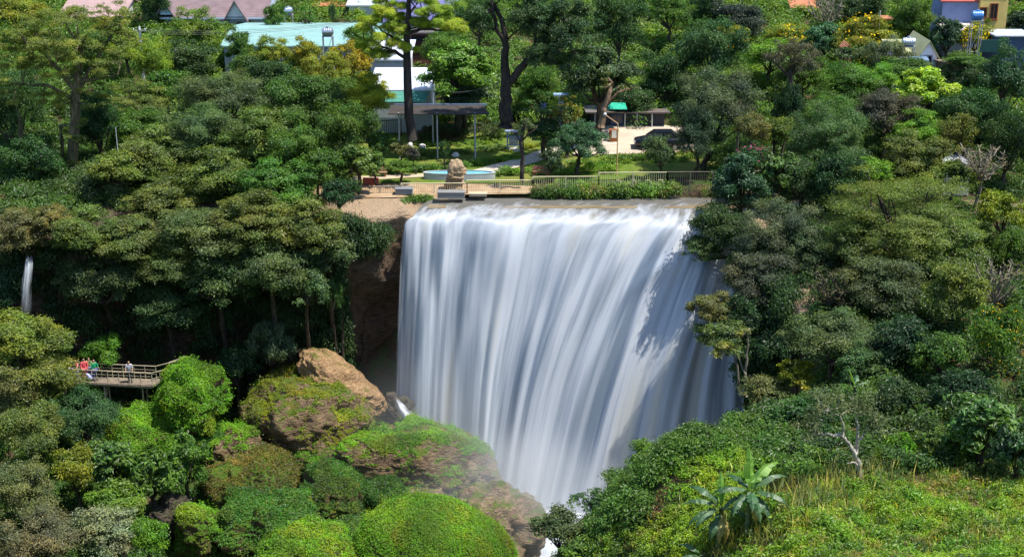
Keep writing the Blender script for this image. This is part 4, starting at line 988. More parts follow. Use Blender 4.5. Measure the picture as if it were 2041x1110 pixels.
T('broad', 'mid', 2015, 510, 44, 60, 92, 'mid-green tree at the right edge beside the bare limbs')
T('bare', (.1, .12, .03), 1985, 560, 62, 60, 86, 'sparse tree with crooked bare limbs at the right edge', bark=BARKP)
T('fine', 'dull', 1660, 680, 96, 62, 80, 'grey-olive spreading tree right of the lime-tipped saplings')
T('layer', 'dull', 1715, 728, 46, 42, 76.5, 'small olive dome-shaped tree above the crooked pale tree')
T('layer', 'lime', 1590, 748, 40, 30, 79, 'lime-green leafed bush right of the shaded water', tint=.6)
T('fine', 'brown', 1530, 790, 58, 42, 79, 'rusty olive bush at the edge of the shaded water')
T('broad', 'deep', 1800, 690, 70, 66, 77.5, 'dark tree in the shaded gap of the right slope')
T('broad', 'mid', 1875, 705, 56, 52, 75.5, 'green bush in the shade left of the yellow-flowered tree')
T('shrub', 'mid', 1985, 690, 62, 82, 76, 'tall bush sprinkled with yellow flowers at the right edge', extra=YF)
T('broad', 'deep', 1900, 780, 62, 56, 71, 'dark bush left above the coffee-like trees')
T('broad', 'dark', 1790, 800, 56, 50, 71, 'dark shrub beneath the dark tree on the right slope')
T('broad', 'dark', 1600, 850, 76, 58, 69, 'dark olive tree behind the crooked pale trunk')
T('broad', 'deep', 1640, 915, 66, 50, 66, 'deep dark bush left of the crooked pale trunk')
T('big', 'mid', 1965, 850, 82, 62, 63.5, 'large leafy coffee-like tree at the right edge of the field')
T('big', 'dark', 2030, 905, 56, 62, 61, 'leafy coffee-like tree cut by the right frame edge')
T('big', 'mid', 1902, 885, 42, 52, 64.5, 'leafy coffee-like tree left of the large one in the field')
T('big', 'mid', 1860, 885, 24, 28, 63.5, 'small round coffee-like sapling on its own thin stem')
T('shrub', 'bright', 1800, 905, 36, 42, 65, 'light green weedy bush left of the small sapling')
T('big', 'dark', 1752, 972, 24, 18, 61.2, 'dark shrub at the foot of the crooked pale tree')
T('shrub', 'dark', 1718, 1005, 22, 36, 59.5, 'dark little bush on the open slope')
# near bank of the gorge
T('shrub', 'mid', 1385, 905, 46, 36, 74, 'leafy vine bush at the top of the near bank')
T('shrub', (.10, .17, .018), 1295, 915, 48, 40, 73.5, 'yellow-green leafy bush at the edge of the gorge')
T('shrub', 'mid', 1262, 968, 58, 40, 71.5, 'mid-green bush below the yellow-green one on the near bank')
T('shrub', 'mid', 1345, 985, 46, 52, 69.5, 'leafy green bush in the middle of the near bank')
T('shrub', 'deep', 1385, 960, 36, 56, 70, 'dark bush left of the banana plants')
T('shrub', 'brown', 1395, 925, 34, 44, 70.5, 'dry grey-leaved vine column left of the flowering bush')
T('shrub', 'dark', 1475, 935, 52, 44, 67.5, 'bush with orange-yellow flowers behind the banana plants', extra=YF)
T('shrub', 'deep', 1555, 975, 56, 62, 65, 'deep dark bush right behind the banana plants')
T('broad', 'dark', 1490, 870, 60, 46, 73.5, 'dark green tree above the flowering bush')
T('shrub', (.05, .10, .035), 1190, 1010, 52, 30, 70.5, 'grey-green bush nearest the spray on the near bank')
T('shrub', 'dull', 1115, 1062, 58, 46, 68.5, 'dull green bush at the bottom tip of the near bank')
T('shrub', 'mid', 1225, 1060, 66, 46, 67, 'green bush at the bottom edge of the near bank')
T('shrub', 'mid', 1320, 1065, 50, 44, 65.5, 'green bush left below the banana plants')
T('shrub', (.075, .15, .018), 1185, 1100, 60, 28, 65.5, 'fresh green bush at the bottom edge right of the dull green one')
# ---- individually drawn trees
custom_tree('tall pine with a straight bare trunk and bright yellow-green tufts', 112.5, (822, 277),
    [[(822, 279, 0, .42), (814, 200, 0, .36), (811, 110, 0, .31), (812, 60, 0, .24), (815, 0, 0, .17), (816, -40, 0, .1)],
     [(811, 118, 0, .16), (780, 100, -.3, .11), (745, 86, -.5, .06)], [(812, 66, 0, .16), (850, 58, -.3, .12), (895, 62, -.5, .05)],
     [(811, 60, 0, .14), (785, 30, .4, .09), (770, 0, .6, .05)], [(814, 30, 0, .12), (835, 0, .5, .08), (850, -20, .6, .04)], [(811, 90, 0, .13), (775, 70, 1.2, .1), (730, 40, 1.6, .05)]],
    [(752, 78, 42, 22, -.4), (728, 50, 36, 20, 1.2), (785, 62, 30, 18, -.2), (875, 40, 46, 26, -.4), (840, 52, 30, 18, 0), (800, 92, 36, 14, .5), (775, 14, 46, 18, .6), (830, 0, 44, 22, .5), (760, 110, 24, 12, .3), (735, 100, 34, 20, 1.0), (762, 30, 34, 18, .3), (905, 55, 26, 16, -.4), (855, 20, 40, 20, .2), (795, 40, 40, 20, .8)],
    'needle', (.21, .28, .02), name='pine_tree', bark=BARKD, seed=2, dens=1.7, cat='pine')
custom_tree('big forked tree with two thick dark trunks and a wide dark crown', 115.5, (1007, 250),
    [[(1007, 252, 0, .62), (1008, 205, 0, .50), (1008, 175, 0, .46), (1006, 120, .2, .33), (1010, 80, .3, .27), (1000, 40, .4, .2), (985, 10, .5, .14)],
     [(1008, 178, 0, .40), (1025, 150, -.3, .33), (1050, 122, -.6, .30), (1085, 105, -.9, .2), (1120, 70, -1, .12)],
     [(1006, 85, .3, .22), (990, 60, .0, .17), (982, 20, -.2, .12), (980, -10, -.2, .08)], [(1050, 122, -.6, .2), (1065, 90, -.8, .14), (1070, 50, -.8, .1)]],
    [(1085, 45, 62, 44, -.8), (1130, 85, 56, 52, -1), (1150, 40, 42, 40, -.4), (1060, 20, 40, 30, .3), (1095, 110, 56, 30, -.6), (965, 20, 34, 26, .2), (1030, -5, 50, 20, .3), (1150, 120, 40, 30, 0), (1110, 20, 60, 34, .6), (1060, 60, 46, 36, .8), (1120, 130, 44, 24, -.2), (1170, 70, 34, 40, .4), (955, 45, 30, 26, .6)],
    'broad', (.045, .088, .034), bark=BARKD, seed=3, dens=1.3)
custom_tree('tall feathery olive tree with vine-wrapped trunk at the left edge', 112, (140, 420),
    [[(140, 425, 0, .5), (145, 300, 0, .45), (150, 200, 0, .4), (155, 150, 0, .3), (160, 90, 0, .2)], [(150, 190, 0, .28), (185, 130, .3, .18), (215, 80, .5, .1), (240, 50, .5, .05)],
     [(150, 180, 0, .24), (110, 130, -.4, .16), (70, 90, -.6, .08), (30, 70, -.6, .04)], [(152, 165, 0, .2), (185, 160, -.6, .12), (235, 148, -1, .06)], [(150, 200, 0, .2), (90, 170, -.5, .12), (45, 168, -.8, .06)],
     [(128, 424, .5, .2), (128, 330, .5, .16), (120, 250, .5, .12)], [(45, 400, .5, .22), (42, 300, .6, .2), (40, 240, .7, .15)]],
    [(135, 40, 70, 30, 0), (210, 60, 62, 40, .4), (65, 65, 66, 38, -.4), (20, 105, 50, 40, -.6), (120, 95, 76, 40, -.4), (220, 115, 46, 34, -.5), (60, 140, 60, 34, -.6), (165, 140, 62, 26, -.6), (250, 80, 34, 30, .3), (230, 25, 50, 26, .8), (80, 205, 56, 36, -.3), (205, 195, 50, 34, .2), (147, 265, 24, 50, .1), (142, 345, 20, 44, .1), (20, 190, 40, 34, 0)],
    'feather', (.14, .175, .030), bark=bark_mat('vine_bark', (.06, .05, .025), (.19, .16, .08)), seed=4, dens=2.2)
custom_tree('crooked pale tree with sparse umbrella crown on the open slope', 61.0, (1716, 968),
    [[(1716, 972, 0, .14), (1712, 925, 0, .12), (1706, 905, 0, .11), (1690, 880, 0, .09), (1680, 868, 0, .10), (1655, 865, -.2, .07), (1625, 866, -.3, .03)],
     [(1706, 905, 0, .10), (1709, 878, .2, .085), (1710, 850, .3, .06), (1709, 825, .4, .05)], [(1680, 870, 0, .08), (1682, 845, -.1, .06), (1672, 828, -.2, .04), (1655, 820, -.2, .02)], [(1710, 878, .2, .08), (1725, 860, .3, .06), (1735, 845, .4, .03)],
     [(1710, 926, 0, .06), (1695, 922, -.2, .04), (1688, 923, -.2, .03)]],
    [(1620, 855, 46, 26, -.3), (1665, 815, 56, 28, -.2), (1715, 812, 48, 34, .3), (1742, 850, 24, 26, .4), (1650, 790, 40, 14, 0)],
    'fine', (.095, .12, .055), bark=bark_mat('silver_bark', (.24, .21, .17), (.48, .44, .37)), seed=5, dens=.42)
custom_tree('umbrella-shaped grey-brown tree standing above the ivy column', 117, (1577, 205),
    [[(1577, 240, 0, .3), (1577, 180, 0, .25), (1574, 150, 0, .22), (1585, 125, 0, .12)], [(1574, 155, 0, .15), (1550, 130, -.3, .1), (1535, 120, -.3, .05)], [(1575, 150, 0, .14), (1605, 128, .2, .09), (1625, 118, .3, .04)]],
    [(1560, 112, 46, 22, 0), (1605, 110, 44, 24, .2), (1582, 92, 44, 16, 0), (1600, 135, 30, 12, 0)], 'fine', (.085, .085, .05), seed=6)
custom_tree('thin lime-tipped saplings on bare stems beside the shaded water', 84, (1486, 780),
    [[(1488, 790, 0, .10), (1486, 740, 0, .08), (1490, 700, 0, .06), (1492, 665, 0, .04)], [(1476, 790, .2, .08), (1470, 730, .2, .06), (1462, 700, .2, .03)], [(1486, 745, 0, .06), (1470, 710, 0, .04), (1445, 695, 0, .02)]],
    [(1488, 662, 22, 7, 0), (1446, 690, 16, 6, 0), (1432, 706, 12, 5, 0), (1462, 692, 14, 6, .2)], 'sparse', (.17, .20, .05), bark=BARKP, seed=7, dens=1.3)
custom_tree('slender dark tree with bare crooked trunk in front of the notice board', 108.3, (1041, 358),
    [[(1041, 360, 0, .2), (1042, 320, 0, .17), (1038, 285, 0, .14), (1045, 255, 0, .09), (1048, 235, 0, .05)], [(1040, 282, 0, .09), (1060, 262, -.1, .06), (1072, 252, 0, .03)], [(1040, 290, 0, .07), (1030, 270, 0, .04)]],
    [(1055, 248, 24, 14, 0), (1036, 262, 14, 9, 0)], 'sparse', (.06, .09, .03), bark=BARKD, seed=8)
custom_tree('bare pale-trunked tree leaning beside the orange post in the yard', 117, (1200, 250),
    [[(1198, 254, 0, .32), (1204, 222, 0, .28), (1212, 195, 0, .22), (1220, 165, .2, .15)], [(1208, 210, 0, .15), (1232, 185, -.3, .08), (1262, 175, -.4, .03)]],
    [(1222, 165, 30, 22, 0), (1255, 178, 24, 12, -.3)], 'sparse', (.10, .12, .04), bark=bark_mat('tan_bark', (.12, .075, .045), (.30, .2, .13)), seed=9)
# ---- banana plants
def banana(label, px, py, Y, h, lv, seed, torn=0):
    rg = np.random.default_rng(seed); b = P(px, py, Y); b[2] = min(b[2], tz(b[0], b[1])+.1); root = thing('banana_plant', label, 'banana plant', b)
    mb = MB(); top = b+np.array([0, 0, h]); mb.tube([b-np.array([0, 0, .2]), b+np.array([.03, 0, h*.5]), top], [.17, .14, .09], 10)
    mb.build('stem', BAN, root, smooth=True)
    for (ang, el, ln, wd, dry) in lv:
        ln *= 1.18
        a = R_(ang); d = np.array([math.cos(a), math.sin(a), 0]); sd_ = np.array([-d[1], d[0], 0]); n = 16; V = []; Qv = []
        for i in range(n):
            k = i/(n-1); e = R_(el)-k**1.3*R_(95 if el < 75 else 25)*rg.uniform(.95, 1.05)
            if i == 0: p = top.copy()-np.array([0, 0, .15])
            else: p = p+ln/(n-1)*(d*math.cos(e)+np.array([0, 0, math.sin(e)]))
            wv = 1.02*wd*max(.04, (math.sin(math.pi*min(1, max(0, (k-.14)/.86))**.8) if k > .14 else .04))
            ud = np.array([0, 0, 1])*math.cos(e)-d*math.sin(e)
            jr = (rg.choice([1, 1, .95, .6])*rg.uniform(.8, 1.05), rg.choice([1, 1, .9, .55])*rg.uniform(.8, 1.05)); fold = .30 if not dry else .1
            V += [p-b+sd_*wv*jr[0]-ud*wv*(.35 if k > .3 else -fold)*1.0, p-b-sd_*wv*0-ud*0+ud*.02, p-b-sd_*wv*jr[1]-ud*wv*(.35 if k > .3 else -fold)]
        for i in range(n-1):
            for j in (0, 1): Qv.append((i*3+j, i*3+j+1, i*3+j+4, i*3+j+3))
        o = obj('leaf', qmesh('leaf', V, Qv, rg.uniform(.35, .7, len(Qv)), smooth=False), LEAFG if not dry else LEAF, root)
        o.color = (*((.30, .23, .09) if dry else (.042, .092, .036) if el < 70 else (.11, .21, .025)), 1)
BAN = plain('banana_stem', (.12, .16, .06), .6, .3, 4)
banana('taller banana plant with one upright bright young leaf', 1492, 1026, 57.6, 1.9, [(95, 86, 2.0, .30, 0), (20, 62, 1.9, .30, 0), (0, 22, 1.9, .28, 0), (-30, 40, 1.8, .28, 0), (160, 35, 1.7, .27, 0), (200, 55, 1.6, .27, 0), (60, 55, 2.0, .3, 0), (-80, 20, 1.6, .27, 0), (40, 72, 2.1, .3, 0), (120, 50, 1.7, .28, 0), (-45, 5, 1.5, .26, 0), (-10, -5, 1.4, .24, 0), (185, 8, 1.5, .25, 0), (-95, 45, 1.6, .27, 0), (230, 25, 1.5, .26, 0), (-60, -30, 1.3, .2, 1)], 1)
banana('shorter banana plant with drooping dry leaves on the left of the clump', 1437, 1022, 58.2, 1.8, [(170, 50, 1.7, .28, 0), (190, 20, 1.7, .27, 0), (140, 62, 1.9, .28, 0), (215, 30, 1.6, .27, 0), (-20, 30, 1.5, .26, 0), (-100, -5, 1.5, .24, 1), (-70, -25, 1.4, .22, 1), (240, 0, 1.5, .26, 0), (90, 80, 1.6, .2, 0)], 2)
banana('low young banana plant at the lower left of the clump', 1402, 1045, 57.3, 1.0, [(180, 30, 1.2, .22, 0), (230, 40, 1.1, .2, 0), (150, 60, 1.2, .2, 0), (300, 30, 1.1, .2, 0)], 3)
banana('single banana plant with one bright leaf in the shaded wood', 1700, 815, 72, 1.5, [(70, 66, 1.1, .17, 0), (200, 80, 1.1, .15, 0), (20, 55, .9, .15, 0)], 4)
# ------------------------------------------------------------------ houses
def tile_mat(name, a, b, sc=3.2, rough=.7, axis='X', corr=.35, spec=.3):
    m, nt, out = newmat(name)
    tc = N(nt, 'ShaderNodeTexCoord').outputs['Object']
    wv = N(nt, 'ShaderNodeTexWave'); wv.bands_direction = axis; wv.inputs['Scale'].default_value = sc; wv.inputs['Distortion'].default_value = .15; LK(nt, tc, wv.inputs[0])
    w2 = N(nt, 'ShaderNodeTexWave'); w2.bands_direction = 'Y'; w2.inputs['Scale'].default_value = .62; w2.inputs['Distortion'].default_value = .4; LK(nt, tc, w2.inputs[0])
    n = noise_(nt, 1.1, 5, tc); n2 = noise_(nt, 9, 3, tc)
    c = mixc(nt, ramp(nt, n, .3, .7), a, b); c = mixc(nt, math_(nt, 'MULTIPLY', ramp(nt, w2.outputs['Fac'], .75, 1), .35), c, tuple(v*.5 for v in a))
    c = mixc(nt, math_(nt, 'MULTIPLY', ramp(nt, n2, .55, .75), .25), c, tuple(v*.55 for v in a))
    bsdf(nt, out, c, rough, spec, wv.outputs['Fac'], corr, .06); return m
GLASS = plain('window_glass', (.02, .025, .03), .12, .3, 2, .5)
def wallm(c): return M('plaster_%d_%d_%d' % tuple(int(v*100) for v in c), c, .85, .14, .9, .2, 0, .2)
def house(name, label, pxL, pxR, ey, Y, ry, Y2, roofm, wallc, wins=(), style='side', cat='house', oh=.35, group=None, doors=(), fascia=None, wh=None):
    s = SC((pxL+pxR)/2, ey, Y); x0, x1 = (pxL-CX)/s, (pxR-CX)/s; ze = P(0, ey, Y)[2]; g = min(tz((x0+x1)/2, Y+1), ze-2.2)
    if wh: g = max(g, ze-wh)
    zr = P(0, ry, Y2)[2]; xm = (x0+x1)/2
    root = thing(name, label, cat, (xm, Y, g), group); wm_ = wallm(wallc)
    mb = MB(); rb = MB(); t = .14
    if style == 'side':
        D = 2*(Y2-Y)
        V = [(x0, Y, g), (x1, Y, g), (x1, Y+D, g), (x0, Y+D, g), (x0, Y, ze), (x1, Y, ze), (x1, Y+D, ze), (x0, Y+D, ze), (x0, Y2, zr-.05), (x1, Y2, zr-.05)]
        mb.add(V, [(0, 1, 5, 4), (1, 2, 6, 9, 5), (2, 3, 7, 6), (3, 0, 4, 8, 7)])
        sl = (zr-ze)/(Y2-Y); yo = Y-oh; zo = ze-oh*sl
        for sg in (0, 1):
            ya = yo if sg == 0 else 2*Y2-yo
            V = [(x0-oh, ya, zo), (x1+oh, ya, zo), (x1+oh, Y2, zr), (x0-oh, Y2, zr)]
            V2 = [(a, b, c+t) for a, b, c in V]
            rb.add(V+V2, [(0, 1, 2, 3), (7, 6, 5, 4), (0, 4, 5, 1), (1, 5, 6, 2), (2, 6, 7, 3), (3, 7, 4, 0)])
        if fascia: 
            f = MB().box((xm, yo-.04, zo+.02), (x1-x0+2*oh, .05, .22)); f.build('fascia', wallm(fascia), root)
    elif style == 'front':
        D = Y2-Y; zr = P(0, ry, Y)[2]
        V = [(x0, Y, g), (x1, Y, g), (x1, Y+D, g), (x0, Y+D, g), (x0, Y, ze), (x1, Y, ze), (x1, Y+D, ze), (x0, Y+D, ze), (xm, Y, zr-.05), (xm, Y+D, zr-.05)]
        mb.add(V, [(0, 1, 5, 8, 4), (1, 2, 6, 5), (2, 3, 7, 9, 6), (3, 0, 4, 7)])
        sl = (zr-ze)/(xm-x0)
        for xo in (x0-oh, x1+oh):
            zo = ze-oh*sl
            V = [(xo, Y-oh, zo), (xm, Y-oh, zr), (xm, Y+D+oh, zr), (xo, Y+D+oh, zo)]; V2 = [(a, b, c+t) for a, b, c in V]
            rb.add(V+V2, [(0, 1, 2, 3), (7, 6, 5, 4), (0, 4, 5, 1), (1, 5, 6, 2), (2, 6, 7, 3), (3, 7, 4, 0)])
    else:  # shed / flat: slope up to (ry, Y2)
        D = Y2-Y
        V = [(x0, Y, g), (x1, Y, g), (x1, Y+D, g), (x0, Y+D, g), (x0, Y, ze), (x1, Y, ze), (x1, Y+D, zr), (x0, Y+D, zr)]
        mb.add(V, [(0, 1, 5, 4), (1, 2, 6, 5), (2, 3, 7, 6), (3, 0, 4, 7)])
        sl = (zr-ze)/D; V = [(x0-oh, Y-oh, ze-oh*sl+.02), (x1+oh, Y-oh, ze-oh*sl+.02), (x1+oh, Y+D+oh, zr+oh*sl+.02), (x0-oh, Y+D+oh, zr+oh*sl+.02)]; V2 = [(a, b, c+.12) for a, b, c in V]
        rb.add(V+V2, [(3, 2, 1, 0), (4, 5, 6, 7), (0, 1, 5, 4), (1, 2, 6, 5), (2, 3, 7, 6), (3, 0, 4, 7)])
    mb.build('wall', wm_, root); rb.build('roof', roofm, root)
    for (fx, z, w_, h_, fc) in wins:
        xc = x0+(x1-x0)*fx; zc = ze-z
        fr = MB()
        for dx in (-1, 1): fr.box((xc+dx*w_/2, Y-.03, zc), (.09, .12, h_+.09))
        for dz in (-1, 1): fr.box((xc, Y-.03, zc+dz*h_/2), (w_-.09, .118, .09))
        fr.box((xc, Y-.03, zc), (.05, .08, h_-.09)); fr.box((xc, Y-.05, zc-h_/2-.09), (w_+.25, .18, .07))
        f = fr.build('window', wallm(fc), root)
        MB().box((xc, Y-.012, zc), (w_-.02, .02, h_-.02)).build('pane', GLASS, f)
    for (fx, z, w_, h_, dc) in doors:
        xc = x0+(x1-x0)*fx; zc = ze-z-h_/2
        MB().box((xc, Y-.03, zc), (w_, .06, h_)).build('door', wallm(dc), root)
    return root
BRN = tile_mat('brown_tiles', (.17, .118, .12), (.25, .175, .178)); TRQ = tile_mat('turquoise_sheet', (.22, .39, .35), (.30, .48, .43), 6, .45)
WHT = tile_mat('white_sheet', (.62, .66, .76), (.78, .80, .88), 5, .45); BLU = tile_mat('blue_tiles', (.10, .10, .26), (.19, .18, .38))
PNK = tile_mat('pink_tiles', (.36, .24, .22), (.44, .30, .27)); TER = tile_mat('terracotta_tiles', (.40, .14, .06), (.55, .22, .11)); RED = tile_mat('red_tiles', (.42, .08, .06), (.5, .13, .1))
GRS = tile_mat('grey_sheet', (.40, .43, .46), (.58, .60, .64), 5, .5); OLV = tile_mat('olive_sheet', (.34, .35, .17), (.46, .46, .25), 5, .6); DRK = tile_mat('dark_sheet', (.11, .09, .075), (.2, .17, .15), 5, .6)
BLG = tile_mat('blue_grey_sheet', (.12, .19, .30), (.2, .28, .40), 5, .5); GRN_ = tile_mat('green_sheet', (.05, .22, .16), (.10, .32, .23), 6, .5)
h1 = house('house', 'house with a big brown tiled roof and white gable at the top left', 326, 526, 34, 158, -40, 166, BRN, (.42, .47, .56), [(.62, 1.3, 1.1, 1.0, (.6, .6, .62))], fascia=(.62, .70, .82))
# its cross gable
def gable(root, px, ey, ry, hw, Y, roofm, wc):
    s = SC(px, ey, Y); x = (px-CX)/s; ze = P(px, ey, Y)[2]; zr = P(px, ry, Y)[2]; o = np.array(root.matrix_world.translation) if False else np.array(root.location); w_ = hw/s
    V = [(x-w_, Y, ze), (x+w_, Y, ze), (x, Y, zr)]; MB().add(V, [(0, 1, 2)]).build('gable', wallm(wc), root)
    rb = MB()
    for sg in (-1, 1):
        k = 1.35; Va = [(x+sg*w_*k, Y-.5, ze-(k-1)*(zr-ze)), (x, Y-.5, zr+.04), (x, Y+6, zr+.04), (x+sg*w_*k, Y+6, ze-(k-1)*(zr-ze))]; Vb = [(a, b, c+.18) for a, b, c in Va]
        rb.add(Va+Vb, [(0, 1, 2, 3), (7, 6, 5, 4), (0, 4, 5, 1), (1, 5, 6, 2), (2, 6, 7, 3), (3, 7, 4, 0)])
    rb.build('gable_roof', roofm, root)
gable(h1, 470, 34, 4, 18, 157.4, BRN, (.78, .80, .84)); gable(h1, 330, 30, 6, 16, 157.4, BRN, (.52, .66, .85))
house('long_shed', 'long low building with a turquoise sheet-metal roof', 446, 762, 93, 141, 54, 148, TRQ, (.40, .42, .47), [(.3, .9, 1.2, .7, (.3, .32, .36)), (.7, .9, 1.2, .7, (.3, .32, .36))], cat='building')
house('house', 'pink roofed house half hidden behind the feathery tree at the top left', 120, 240, 34, 160, 0, 165, PNK, (.70, .70, .72), [(.85, 1.1, .9, .9, (.5, .5, .5))])
house('house', 'house with small orange tiled roof right of the big brown roof', 545, 625, 14, 175, -10, 179, TER, (.50, .30, .2))
house('house', 'grey walled house with a strip of orange tiles above the turquoise roof', 628, 700, 14, 165, 4, 168, TER, (.36, .40, .47), [(.5, 1.3, .8, .9, (.3, .3, .32))])
house('house', 'white walled house left of the blue-purple tiled roof', 696, 775, 12, 163, -12, 168, GRS, (.74, .75, .78), [(.25, 1.2, .8, 1.0, (.35, .35, .38))])
house('house', 'house with a blue-purple tiled roof behind the pine crown', 770, 905, 44, 152, -24, 160, BLU, (.55, .55, .62), [(.2, 1.1, 1.0, .9, (.6, .6, .65))])
house('shed', 'dark red brick shed with open front behind the pine trunk', 816, 872, 68, 142, 60, 146, DRK, (.20, .08, .065), style='shed', cat='shed', doors=[(.38, .15, 1.7, 2.0, (.025, .018, .018))], oh=.15)  # near-black panel paints the shade inside the open front
house('shed', 'white sheet-roofed shed left of the pine trunk', 738, 812, 120, 133, 84, 140, WHT, (.6, .6, .62), style='shed', cat='shed')
lr = house('shed', 'long white sheet-roofed building with green awning behind the pine', 738, 858, 181, 124, 139, 131, WHT, (.45, .48, .48), [(.75, 1.5, .7, .9, (.6, .62, .62)), (.92, 1.5, .6, .9, (.6, .62, .62))], style='shed', cat='shed', oh=.2)
a = P(770, 183, 123.8); b = P(856, 183, 123.8)
mb = MB(); V = [(a[0], 123.7, a[2]), (b[0], 123.7, a[2]), (b[0]-.3, 122.3, a[2]-.65), (a[0], 122.3, a[2]-.65)]; mb.add(V+[(x, y, z+.06) for x, y, z in V], [(3, 2, 1, 0), (4, 5, 6, 7), (0, 1, 5, 4), (1, 2, 6, 5), (2, 3, 7, 6), (3, 0, 4, 7)]); mb.build('awning', GRN_, lr)
house('house', 'beige house with a columned porch at the top edge right of centre', 1580, 1625, 16, 165, -26, 170, TER, (.62, .46, .26), [(.25, .5, .7, 1.4, (.55, .4, .22)), (.75, .5, .7, 1.4, (.55, .4, .22))], doors=[(.5, -.1, .9, 1.6, (.06, .05, .05))])
MB().box(P(1450, 38, 160)+np.array([0, 0, -1.0]), (4.5, .25, 2.6)).build('boundary_wall', wallm((.52, .42, .32)), origin=P(1450, 50, 160)); w_ = bpy.data.objects['boundary_wall']; setp(w_, 'beige plastered wall behind the dark slate-green tree', 'wall')
hb = house('house', 'blue sided house with red roof edge at the top right', 1880, 1957, 4, 150, -14, 154, RED, (.20, .25, .42), style='shed', oh=.25, cat='house')
hy = house('house', 'yellow house with two barred brown windows at the top right', 1957, 2012, -12, 149.4, -20, 156, RED, (.72, .52, .17), [(.12, 1.95, .7, 1.0, (.20, .07, .03)), (.50, 1.85, .75, 1.6, (.24, .07, .03))], style='shed', oh=.1)
house('shed', 'small shed with rusty white roof under the blue house', 1892, 1952, 62, 146, 50, 149.5, M('rusty_roof', (.52, .45, .40), .8, .3, 2), (.3, .3, .34), style='shed', cat='shed')
house('shed', 'blue walled shed with grey sheet roof at the right edge', 1988, 2060, 74, 139, 62, 143, GRS, (.07, .10, .17), style='shed', cat='shed', oh=.25)
MB().box(P(1980, 86, 138.5)+np.array([0, 0, -.3]), (2.4, .12, 1.2), rx=0).build('metal_fence', M('dark_teal_sheet', (.02, .07, .065), .5, .2, 2), origin=P(1975, 88, 138.5)); setp(bpy.data.objects['metal_fence'], 'dark green sheet fence beside the blue walled shed', 'fence')
hw_ = house('house', 'small white gabled house with olive roof in the right wood', 1832, 1868, 112, 131, 84, 136.5, OLV, (.80, .80, .82), [(.5, .3, .7, .7, (.3, .3, .32))], style='front', oh=.2)
house('house', 'flat olive roof wing left of the small white gabled house', 1785, 1834, 108, 133, 82, 138, OLV, (.78, .78, .80), [(.6, .9, .8, .8, (.3, .35, .4))], style='shed', oh=.15)
MB().box(P(1822, 118, 130.4), (2.6, .9, .10), rx=.25).build('porch_roof', BLG, origin=P(1822, 118, 130.4)); setp(bpy.data.objects['porch_roof'], 'small blue-grey awning below the olive roof wing', 'awning')
bk_, bnt, bout = newmat('brick'); bt = N(bnt, 'ShaderNodeTexBrick'); bt.inputs['Scale'].default_value = 3; bt.inputs['Color1'].default_value = (.24, .15, .11, 1); bt.inputs['Color2'].default_value = (.32, .2, .15, 1); bt.inputs['Mortar'].default_value = (.3, .27, .24, 1)
tcb = N(bnt, 'ShaderNodeTexCoord').outputs['Object']; mpb = N(bnt, 'ShaderNodeMapping'); mpb.inputs['Rotation'].default_value = (R_(90), 0, 0); LK(bnt, tcb, mpb.inputs[0]); LK(bnt, mpb.outputs[0], bt.inputs[0]); bsdf(bnt, bout, bt.outputs[0], .9, .1)
hq = house('brick_building', 'low brick building with a pale roof edge in the right wood', 1892, 1968, 128, 127, 122, 131, BLG, (.3, .2, .15), style='shed', cat='building', oh=.25)
hq.children[0].data.materials[0] = bk_
house('shed', 'orange walled shed beside the umbrella-shaped flowering tree', 1752, 1782, 40, 151, 34, 154, TER, (.55, .27, .06), style='shed', cat='shed', oh=.1)
house('shed', 'tiny shed with terracotta roof peeping out left of the white gabled house', 1684, 1698, 99, 135, 91, 137, TER, (.3, .16, .1), style='front', cat='shed', oh=.1)
house('shed', 'grey sheet roof glimpsed among the trees at the far right', 1884, 1936, 330, 106.5, 305, 111, GRS, (.25, .27, .3), style='shed', cat='shed', oh=.1)
house('kiosk', 'dark open-front kiosk hut at the back of the paved yard', 1178, 1325, 226, 126, 214, 131, DRK, (.05, .055, .065), [(.35, .55, 1.0, .8, (.07, .1, .2)), (.62, .55, 1.0, .8, (.07, .1, .2))], style='shed', cat='kiosk', oh=.5)
kk = bpy.data.objects['kiosk']; mb = MB()
for px in (1186, 1246, 1270, 1300): q = P(px, 226, 125.6); mb = MB().tube([(q[0], 125.6, kk.location.z), (q[0], 125.6, q[2]-.05)], [.06, .06], 8); mb.build('post', wallm((.5, .5, .48)), kk)
V = [tuple(P(1190, 219, 124.5)), tuple(P(1250, 219, 124.5)), tuple(P(1246, 206, 125.4)), tuple(P(1196, 206, 125.4))]; mb = MB().add(V+[(x, y, z+.05) for x, y, z in V], [(3, 2, 1, 0), (4, 5, 6, 7), (0, 1, 5, 4), (1, 2, 6, 5), (2, 3, 7, 6), (3, 0, 4, 7)])
aw_ = mb.build('awning', plain('green_tarpaulin', (.02, .38, .24), .6, .15), origin=P(1220, 214, 125)); setp(aw_, 'bright green tarpaulin over the kiosk front', 'awning')
# gate pillar with blue top
q = P(1118, 200, 122); root = thing('gate_pillar', 'pale blue square pillar half hidden under the dark trees', 'pillar', (q[0], 122, tz(q[0], 122)))
MB().box((q[0], 122, (q[2]+root.location.z)/2), (.45, .45, q[2]-root.location.z)).build('shaft', wallm((.34, .42, .55)), root); MB().box((q[0], 122, q[2]+.5), (1.3, .8, .14)).build('cap', wallm((.25, .36, .5)), root); MB().box((q[0], 122, q[2]+.21), (.4, .4, .42)).build('neck', wallm((.34, .42, .55)), root)
